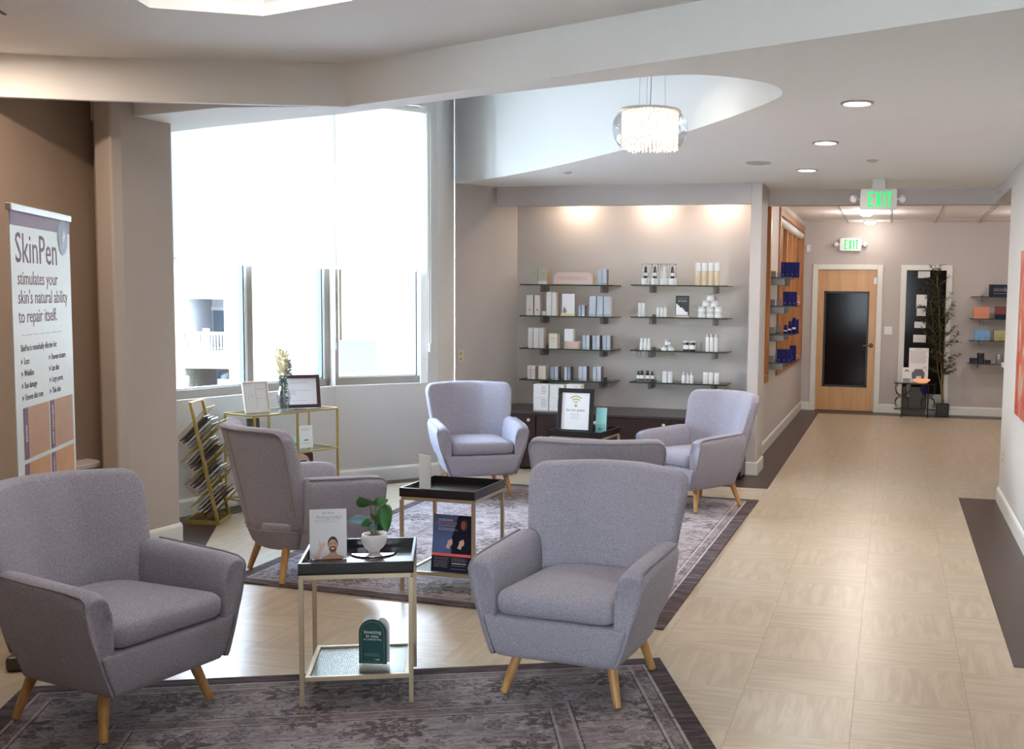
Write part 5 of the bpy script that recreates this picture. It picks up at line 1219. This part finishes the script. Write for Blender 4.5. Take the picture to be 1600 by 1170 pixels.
for a in (.3, 1.87, 3.44, 5.0):
    MB().lathe([(.004, .14), (.012, .13), (.017, .10), (.014, .075), (0, .066)], 12, T(.045*math.cos(a), .045*math.sin(a), 0), cap=(0, 0)).build('bulb', mat('chandelier_bulb_glow', (1, 1, 1), .5, emit=(1, .85, .66), es=14), ch, smooth=True)
pl = bpy.data.lights.new('lamp_light', 'POINT'); pl.energy = 5; pl.color = (1, .84, .66); pl.shadow_soft_size = .08
po = bpy.data.objects.new('lamp_light', pl); C.objects.link(po); po.parent = ch; po.location = (0, 0, .09)

# ------------------------------------------------------------------ exit signs
def exit_sign(label, x, y, z, w, h, ceil=None, frame=PLW):
    t = thing('exit_sign', label, 'exit sign', (x, y, z))
    MB().loft([[(p[0], -.025, p[1]) for p in rbox(w, h, 0, .02, 4)], [(p[0], .0, p[1]) for p in rbox(w, h, 0, .02, 4)]]).build('housing', frame, t, bevel=.002)
    L = MB(); a = h*.74; s = a*.13; y0, y1 = -.0275, -.0252; u0 = -w*.29; z0 = -a/2
    cw = w*.155
    L.box(u0, u0+s, y0, y1, z0, z0+a)
    for zz in (0, .435, .87): L.box(u0+s, u0+cw-(s*.5 if zz == .435 else 0), y0, y1, z0+a*zz, z0+a*zz+s)
    u1 = u0+cw+w*.045; 
    for sg in (0, 1):
        xa, xb = (u1, u1+cw*1.1-s) if sg == 0 else (u1+cw*1.1-s, u1)
        L.add([(xa, y0, z0), (xa+s, y0, z0), (xb+s, y0, z0+a), (xb, y0, z0+a), (xa, y1, z0), (xa+s, y1, z0), (xb+s, y1, z0+a), (xb, y1, z0+a)], [(0, 1, 2, 3), (7, 6, 5, 4), (0, 4, 5, 1), (1, 5, 6, 2), (2, 6, 7, 3), (3, 7, 4, 0)])
    u2 = u1+cw*1.1+w*.05; L.box(u2, u2+s, y0, y1, z0, z0+a); u3 = u2+s+w*.035
    L.box(u3, u3+cw, y0, y1, z0+a-s, z0+a).box(u3+cw/2-s/2, u3+cw/2+s/2, y0, y1, z0, z0+a-s)
    L.build('exit_lettering', GREEN, t)
    for sg in (-1, 1):
        q = MB(); q.tube([(sg*(w/2), -.012, .0), (sg*(w/2+.03), -.015, 0)], .008, 8); q.lathe([(.022, .03), (.036, .0), (.036, -.012), (.03, -.016)], 18, T(sg*(w/2+.055), -.02, .0, 0, PI/2+.2))
        q.build('emergency_lamp_head', frame, t, smooth=True)
    if ceil: MB().box(-w*.19, w*.19, -.04, .015, h/2, ceil-z).build('ceiling_mount', frame, t, bevel=.003)
    else: MB().box(-w*.3, w*.3, 0, .03, -h*.3, h*.3).build('wall_mount', frame, t)
    return t
exit_sign('large exit sign with two lamp heads hanging below the low ceiling at the hall entrance', -.157, 10.0, 2.532, .315, .180, LOW, mat('sign_housing_grey', (.58, .55, .53), .5))
exit_sign('small exit sign mounted on the far wall above the wooden door', -.64, 16.52, 2.455, .305, .185)

# ------------------------------------------------------------------ wall fittings
def wall_plate(name, label, cat, x, y, z, rz, m, kind='switch', w=.115, h=.115):
    t = thing(name, label, cat, (x, y, z), rz)
    MB().box(-w/2, w/2, -.007, 0, -h/2, h/2).build('plate', m, t, bevel=.002)
    if kind == 'switch':
        for s in (-1, 1): MB().box(s*w*.22-.008, s*w*.22+.008, -.013, -.007, -.018, .018).build('switch_lever', PLW, t, bevel=.001)
    else:
        for s in (-1, 1):
            q = MB(); q.box(-.017, .017, -.0085, -.007, s*h*.22-.014, s*h*.22+.014); q.build('socket', mat('socket_face', (.40, .34, .26), .5), t, bevel=.001)
IV = mat('ivory_plate', (.62, .54, .38), .4)
wall_plate('light_switch', 'white double light switch beside the wooden door', 'switch', -.06, 16.55, 1.21, 0, PLW)
wall_plate('wall_outlet', 'ivory outlet low on the right hand wall near its corner', 'outlet', .9, 9.17, .415, PI/2*-1, IV, 'outlet', .07, .115)
nd = math.atan2(NB[1]-A[1], NB[0]-A[0])
wall_plate('wall_outlet', 'ivory switch plate on the niche left wall above the armchair', 'outlet', A[0]+.07*math.cos(nd), A[1]+.07*math.sin(nd), 1.05, nd, IV, 'outlet', .07, .115)
tag(MB().box(-.03, .03, -.03, 0, -.05, .05).build('door_chime', PLW, bevel=.004), 'small white box on the far wall beside the oak framed window', 'door chime', loc=(-1.25, 16.549, 2.40))
# painting on right wall
t = thing('canvas_painting', 'red abstract canvas painting at the right edge on the right hand wall', 'painting', (.899, 7.6, .86))
def paint_mat():
    mt, tt, b = base('red_abstract_paint'); g = G(tt); tc = tt.nodes.new('ShaderNodeTexCoord'); sp_ = tt.nodes.new('ShaderNodeSeparateXYZ'); tt.links.new(tc.outputs['Object'], sp_.inputs[0])
    n = g.noise(g.comb(0, g.m('MULTIPLY', sp_.outputs[1], 3), g.m('MULTIPLY', sp_.outputs[2], 1.1)), 2.2, 5, 2.0)
    c = g.mix(g.smooth(n, .35, .5), (.36, .025, .025), (.45, .07, .035)); c = g.mix(g.smooth(n, .52, .66), c, (.42, .40, .30))
    tt.links.new(c, b.inputs['Base Color']); b.inputs['Roughness'].default_value = .5; return mt
PM = paint_mat()
MB().box(-.034, -.0005, -.75, .62, 0, 1.15).build('canvas', PM, t, bevel=.003); 
sg_ = MB().tube([(-.0352, .56, .055), (-.0352, .52, .06), (-.0352, .50, .05), (-.0352, .46, .056)], .002, 5); sg_.build('signature', INK, t)
# reception counter beyond the right wall
t = thing('reception_counter', 'white counter top just showing past the right wall corner', 'counter', (1.06, 10.2, 0))
MB().box(-.055, 1.4, 0, .62, 1.045, 1.085).build('worktop', PLW, t, bevel=.004); MB().box(.02, 1.35, .05, .55, 0, 1.045).build('body', WALLM, t)

# ------------------------------------------------------------------ far wall shelves and boxes
for i, (z, x0) in enumerate(((1.723, 1.075), (1.412, 1.07), (1.103, 1.065), (.775, 1.06))):
    glass_shelf('%s glass shelf on the far wall to the right of the plant' % ORD[i], x0, 2.0, 16.25, 16.55, z, (x0+.16, 1.85), 'glass shelves on the far wall')
def fbox(label, x0, x1, z, h, m, ztop=None, cat='box', name='gift_box', lidm=None):
    t = thing(name, label, cat, ((x0+x1)/2, 16.30, z+.0006)); w = x1-x0
    MB().box(-w/2, w/2, 0, .12, 0, h*.35).build('box', m, t, bevel=.002); MB().box(-w/2-.003, w/2+.003, -.003, .123, h*.35+.001, h).build('lid', lidm or m, t, bevel=.002); return t
t = thing('brand_sign', 'navy sign with white lettering on the top shelf of the far wall', 'sign', (1.50, 16.30, 1.7236)); MB().box(-.19, .32, 0, .05, 0, .17).build('panel', NAVY, t, bevel=.002); text(t, 'skinbetter', .085, -.135, -.001, .10, GREYINK, align='LEFT', spacing=1.05); MB().box(-.13, .2, -.0015, -.0003, .042, .047).build('underline', GREYINK, t)
fbox('coral orange gift box on the second shelf of the far wall', 1.115, 1.325, 1.412, .165, mat('coral_box', (.62, .24, .14), .5)); fbox('dark red gift box on a navy base on the second shelf of the far wall', 1.41, 1.66, 1.412, .175, NAVY, lidm=mat('dark_red_box', (.16, .02, .025), .45))
for k in range(3): fbox('sky blue gift box, %s of three on the third shelf of the far wall' % POS3[k], 1.14+.07*k, 1.206+.07*k, 1.103, .145, mat('sky_blue_box', (.16, .34, .58), .45))
for k in range(2): fbox('pale olive gift box, %s of two on the third shelf of the far wall' % ('left', 'right')[k], 1.40+.085*k, 1.481+.085*k, 1.103, .145, mat('olive_box', (.42, .38, .18), .45))
CHJ = mat('charcoal_jar', (.035, .035, .05), .25)
def fjar(label, x, z, r, h, m=CHJ): t = thing('jar', label, 'jar', (x, 16.36, z+.0006)); MB().lathe([(r*.95, 0), (r, .003), (r, h*.6)], 18).build('jar_body', m, t, smooth=True); MB().lathe([(r*1.03, h*.6), (r*1.03, h*.97), (r*.98, h)], 18).build('lid', m, t, smooth=True)
fjar('dark jar at the left of the cluster on the bottom far wall shelf', 1.13, .775, .045, .075); fjar('dark jar at the bottom centre of the cluster on the bottom far wall shelf', 1.235, .775, .055, .075); fjar('dark jar stacked on top of the cluster on the bottom far wall shelf', 1.235, .851, .05, .07); fjar('low dark jar at the right of the cluster on the bottom far wall shelf', 1.335, .775, .04, .05)
fjar('silver grey jar on the bottom shelf of the far wall, left of two', 1.485, .775, .045, .13, PLG); fjar('silver grey jar on the bottom shelf of the far wall, right of two', 1.585, .775, .045, .13, PLG)

# ------------------------------------------------------------------ iron table with things, tall plant
TX, TY = .345, 16.12
t = thing('iron_table', 'small wrought iron table with oval glass top before the dark side window', 'side table', (TX, TY, .0026))
f = MB(); rx_, ry_ = .30, .15
MB().loft([[(rx_*math.cos(a), ry_*math.sin(a), z) for a in [2*PI*k/28 for k in range(28)]] for z in (.478, .486)]).build('glass_top', SHGLASS, t)
ringp = [(rx_*.97*math.cos(a), ry_*.97*math.sin(a), .471) for a in [2*PI*k/28 for k in range(29)]]; f.tube(ringp, .006, 6); f.tube([(p[0]*.98, p[1]*.98, .105) for p in ringp], .006, 6)
for sxx in (-1, 1):
    for syy in (-1, 1):
        cx_, cy_ = sxx*.18, syy*.115; f.tube([(cx_, cy_, 0), (cx_, cy_, .47)], .007, 6); f.lathe([(.018, 0), (.012, .008)], 8, T(cx_, cy_, 0))
        for q in (-1, 1): f.tube([(cx_+q*(.015+.075*math.sin(a)), cy_, .30+.095*(1-math.cos(a))) for a in [PI/2*k/8 for k in range(9)]]+[(cx_+q*.09, cy_, .44), (cx_+q*.06, cy_, .445)], .006, 6); f.tube([(cx_+q*(.015+.075*math.sin(a)), cy_, .28-.075*(1-math.cos(a))) for a in [PI/2*k/8 for k in range(9)]]+[(cx_+q*.09, cy_, .155), (cx_+q*.055, cy_, .15)], .006, 6)
f.build('frame', IRON, t, smooth=True)
TT = .489
tt_, put, L_ = easel('leaflet_card', 'small white leaflet card with dark arch at the left of the iron table', 'card', .22, 16.08, TT, 0, .125, .215, PAPERW, 5, back=CLEAR)
plate(tt_, put, [(.028*math.cos(a), .150+.034*math.sin(a)) for a in [PI*k/10 for k in range(11)]]+[(.016*math.cos(a), .150+.020*math.sin(a)) for a in [PI-PI*k/10 for k in range(11)]], HAIR, 'printed_arch'); plate(tt_, put, rect(-.05, .05, .004, .06), GREYINK, 'printed_block')
tt_, put, L_ = easel('notice_poster', 'tall printed notice standing at the back of the iron table', 'notice', .38, 16.17, TT, 0, .27, .49, PAPERW, 3, back=PAPER)
lines(tt_, put, -.06, .07, (.470,), INK, .008); lines(tt_, put, -.12, .12, tuple(.445-.014*k for k in range(13)), GREYINK, .006); plate(tt_, put, [(-.08, .04), (.08, .04), (.09, .13), (.05, .19), (-.04, .19), (-.09, .13)], mat('printed_grey_photo', (.12, .12, .15), .5, var=.8, scale=30), 'printed_picture'); plate(tt_, put, rect(-.03, .04, .05, .09), PAPERW, 'printed_label', .001)
t = thing('shell_dish', 'scalloped peach glass dish glowing at the front of the iron table', 'dish', (.425, 16.03, TT))
sh = MB(); rings = []
for r, z in ((.04, 0), (.07, .012), (.095, .035), (.105, .06)): rings.append([((r+.007*math.cos(9*a)*r/.1)*math.cos(a)*1.1, (r+.007*math.cos(9*a)*r/.1)*math.sin(a)*.6, z) for a in [2*PI*k/54 for k in range(54)]])
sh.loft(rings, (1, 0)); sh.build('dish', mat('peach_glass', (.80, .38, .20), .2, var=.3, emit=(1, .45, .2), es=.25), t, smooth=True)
tag(MB().lathe([(.03, 0), (.05, .03), (.052, .08), (.03, .12), (.02, .13)], 20).build('blue_vase', COBALT, smooth=True), 'small cobalt blue round vase on the lower ring of the iron table', 'vase', loc=(.47, 16.13, .34))
tag(MB().lathe([(.028, 0), (.010, .02), (.012, .06), (.032, .14), (.034, .17)], 18).build('silver_goblet', PLG, smooth=True), 'silvery pink goblet under the top of the iron table', 'goblet', loc=(.25, 16.13, .29))
# shelf disc inside the iron table to carry them
# dark frame-like box behind the table
tag(MB().box(-.17, .17, -.02, .02, 0, .40).build('metal_screen', mat('dark_bronze_panel', (.06, .04, .025), .4, var=.5, scale=20)), 'dark bronze panel standing behind the iron table legs', 'screen', loc=(.33, 16.40, .003))
tag(MB().box(-.11, .11, -.03, .03, 0, .30).build('pale_box', mat('pale_grey_green_box', (.45, .50, .46), .5)), 'pale grey box behind the iron table beside the plant pot', 'box', loc=(.622, 16.44, .003))
# stickers on the side light glass
for k, (x, z, w, h) in enumerate(((.42, 2.03, .085, .05), (.40, 1.64, .075, .10), (.40, 1.50, .065, .07), (.39, 1.30, .08, .045), (.39, 1.10, .09, .055))):
    tag(MB().box(-w, w, -.004, 0, -h, h).build('paper_notice', PAPERW, bevel=.003), 'white paper notice taped to the dark side window, %s from the top' % ('first', 'second', 'third', 'fourth', 'fifth')[k], 'notice', loc=(x, 16.598, z))
pt = thing('artificial_olive_tree', 'tall slender olive tree in a black square pot beside the dark side window', 'plant', (.735, 16.27, .0026))
MB().loft([[(p[0]*k, p[1]*k, z) for p in rbox(.19, .17, 0, .012, 2)] for z, k in ((0, .9), (.18, 1.0))]).build('pot', BLK, pt, bevel=.003)
MB().box(-.085, .085, -.075, .075, .1802, .186).build('soil', SOIL, pt)
tr_ = MB(); rnd = random.Random(21); tips = []
def br(p0, p1, r, n=6):
    p0, p1 = Vector(p0), Vector(p1); pts = [p0.lerp(p1, k/n)+Vector((rnd.uniform(-.012, .012), rnd.uniform(-.012, .012), 0))*(0 < k < n) for k in range(n+1)]; tr_.tube(pts, [r*(1-.6*k/n) for k in range(n+1)], 6); return pts
m1 = br((0, 0, .18), (-.14, -.02, 2.0), .011, 12); m2 = br((.01, .01, .18), (-.02, .02, 1.55), .010, 10); m3 = br((-.01, 0, .18), (-.22, .02, 1.62), .008, 10)
for mm_ in (m1, m2, m3):
    for k in range(3, len(mm_)):
        for q in range(4 if mm_ is m1 else 3):
            a = rnd.random()*6.28; ln = rnd.uniform(.14, .32)*(1-.03*k); p = mm_[k]; p2 = p+Vector((ln*math.cos(a), ln*math.sin(a)*.5, rnd.uniform(.05, .22))); br(p, p2, .0035, 3); tips.append((p, p2))
lfm = MB()
for p, p2 in tips:
    for k in range(20):
        c_ = p.lerp(p2, .2+.85*rnd.random()); a = rnd.random()*6.28; leaf_mesh(lfm, c_, (math.cos(a), math.sin(a), rnd.uniform(-.3, .9)), rnd.uniform(.05, .08), .019, .1, n=3)
tr_.build('branches', mat('olive_bark', (.20, .15, .07), .8), pt, smooth=2); lfm.build('foliage', OLIVE, pt)['kind'] = 'stuff'
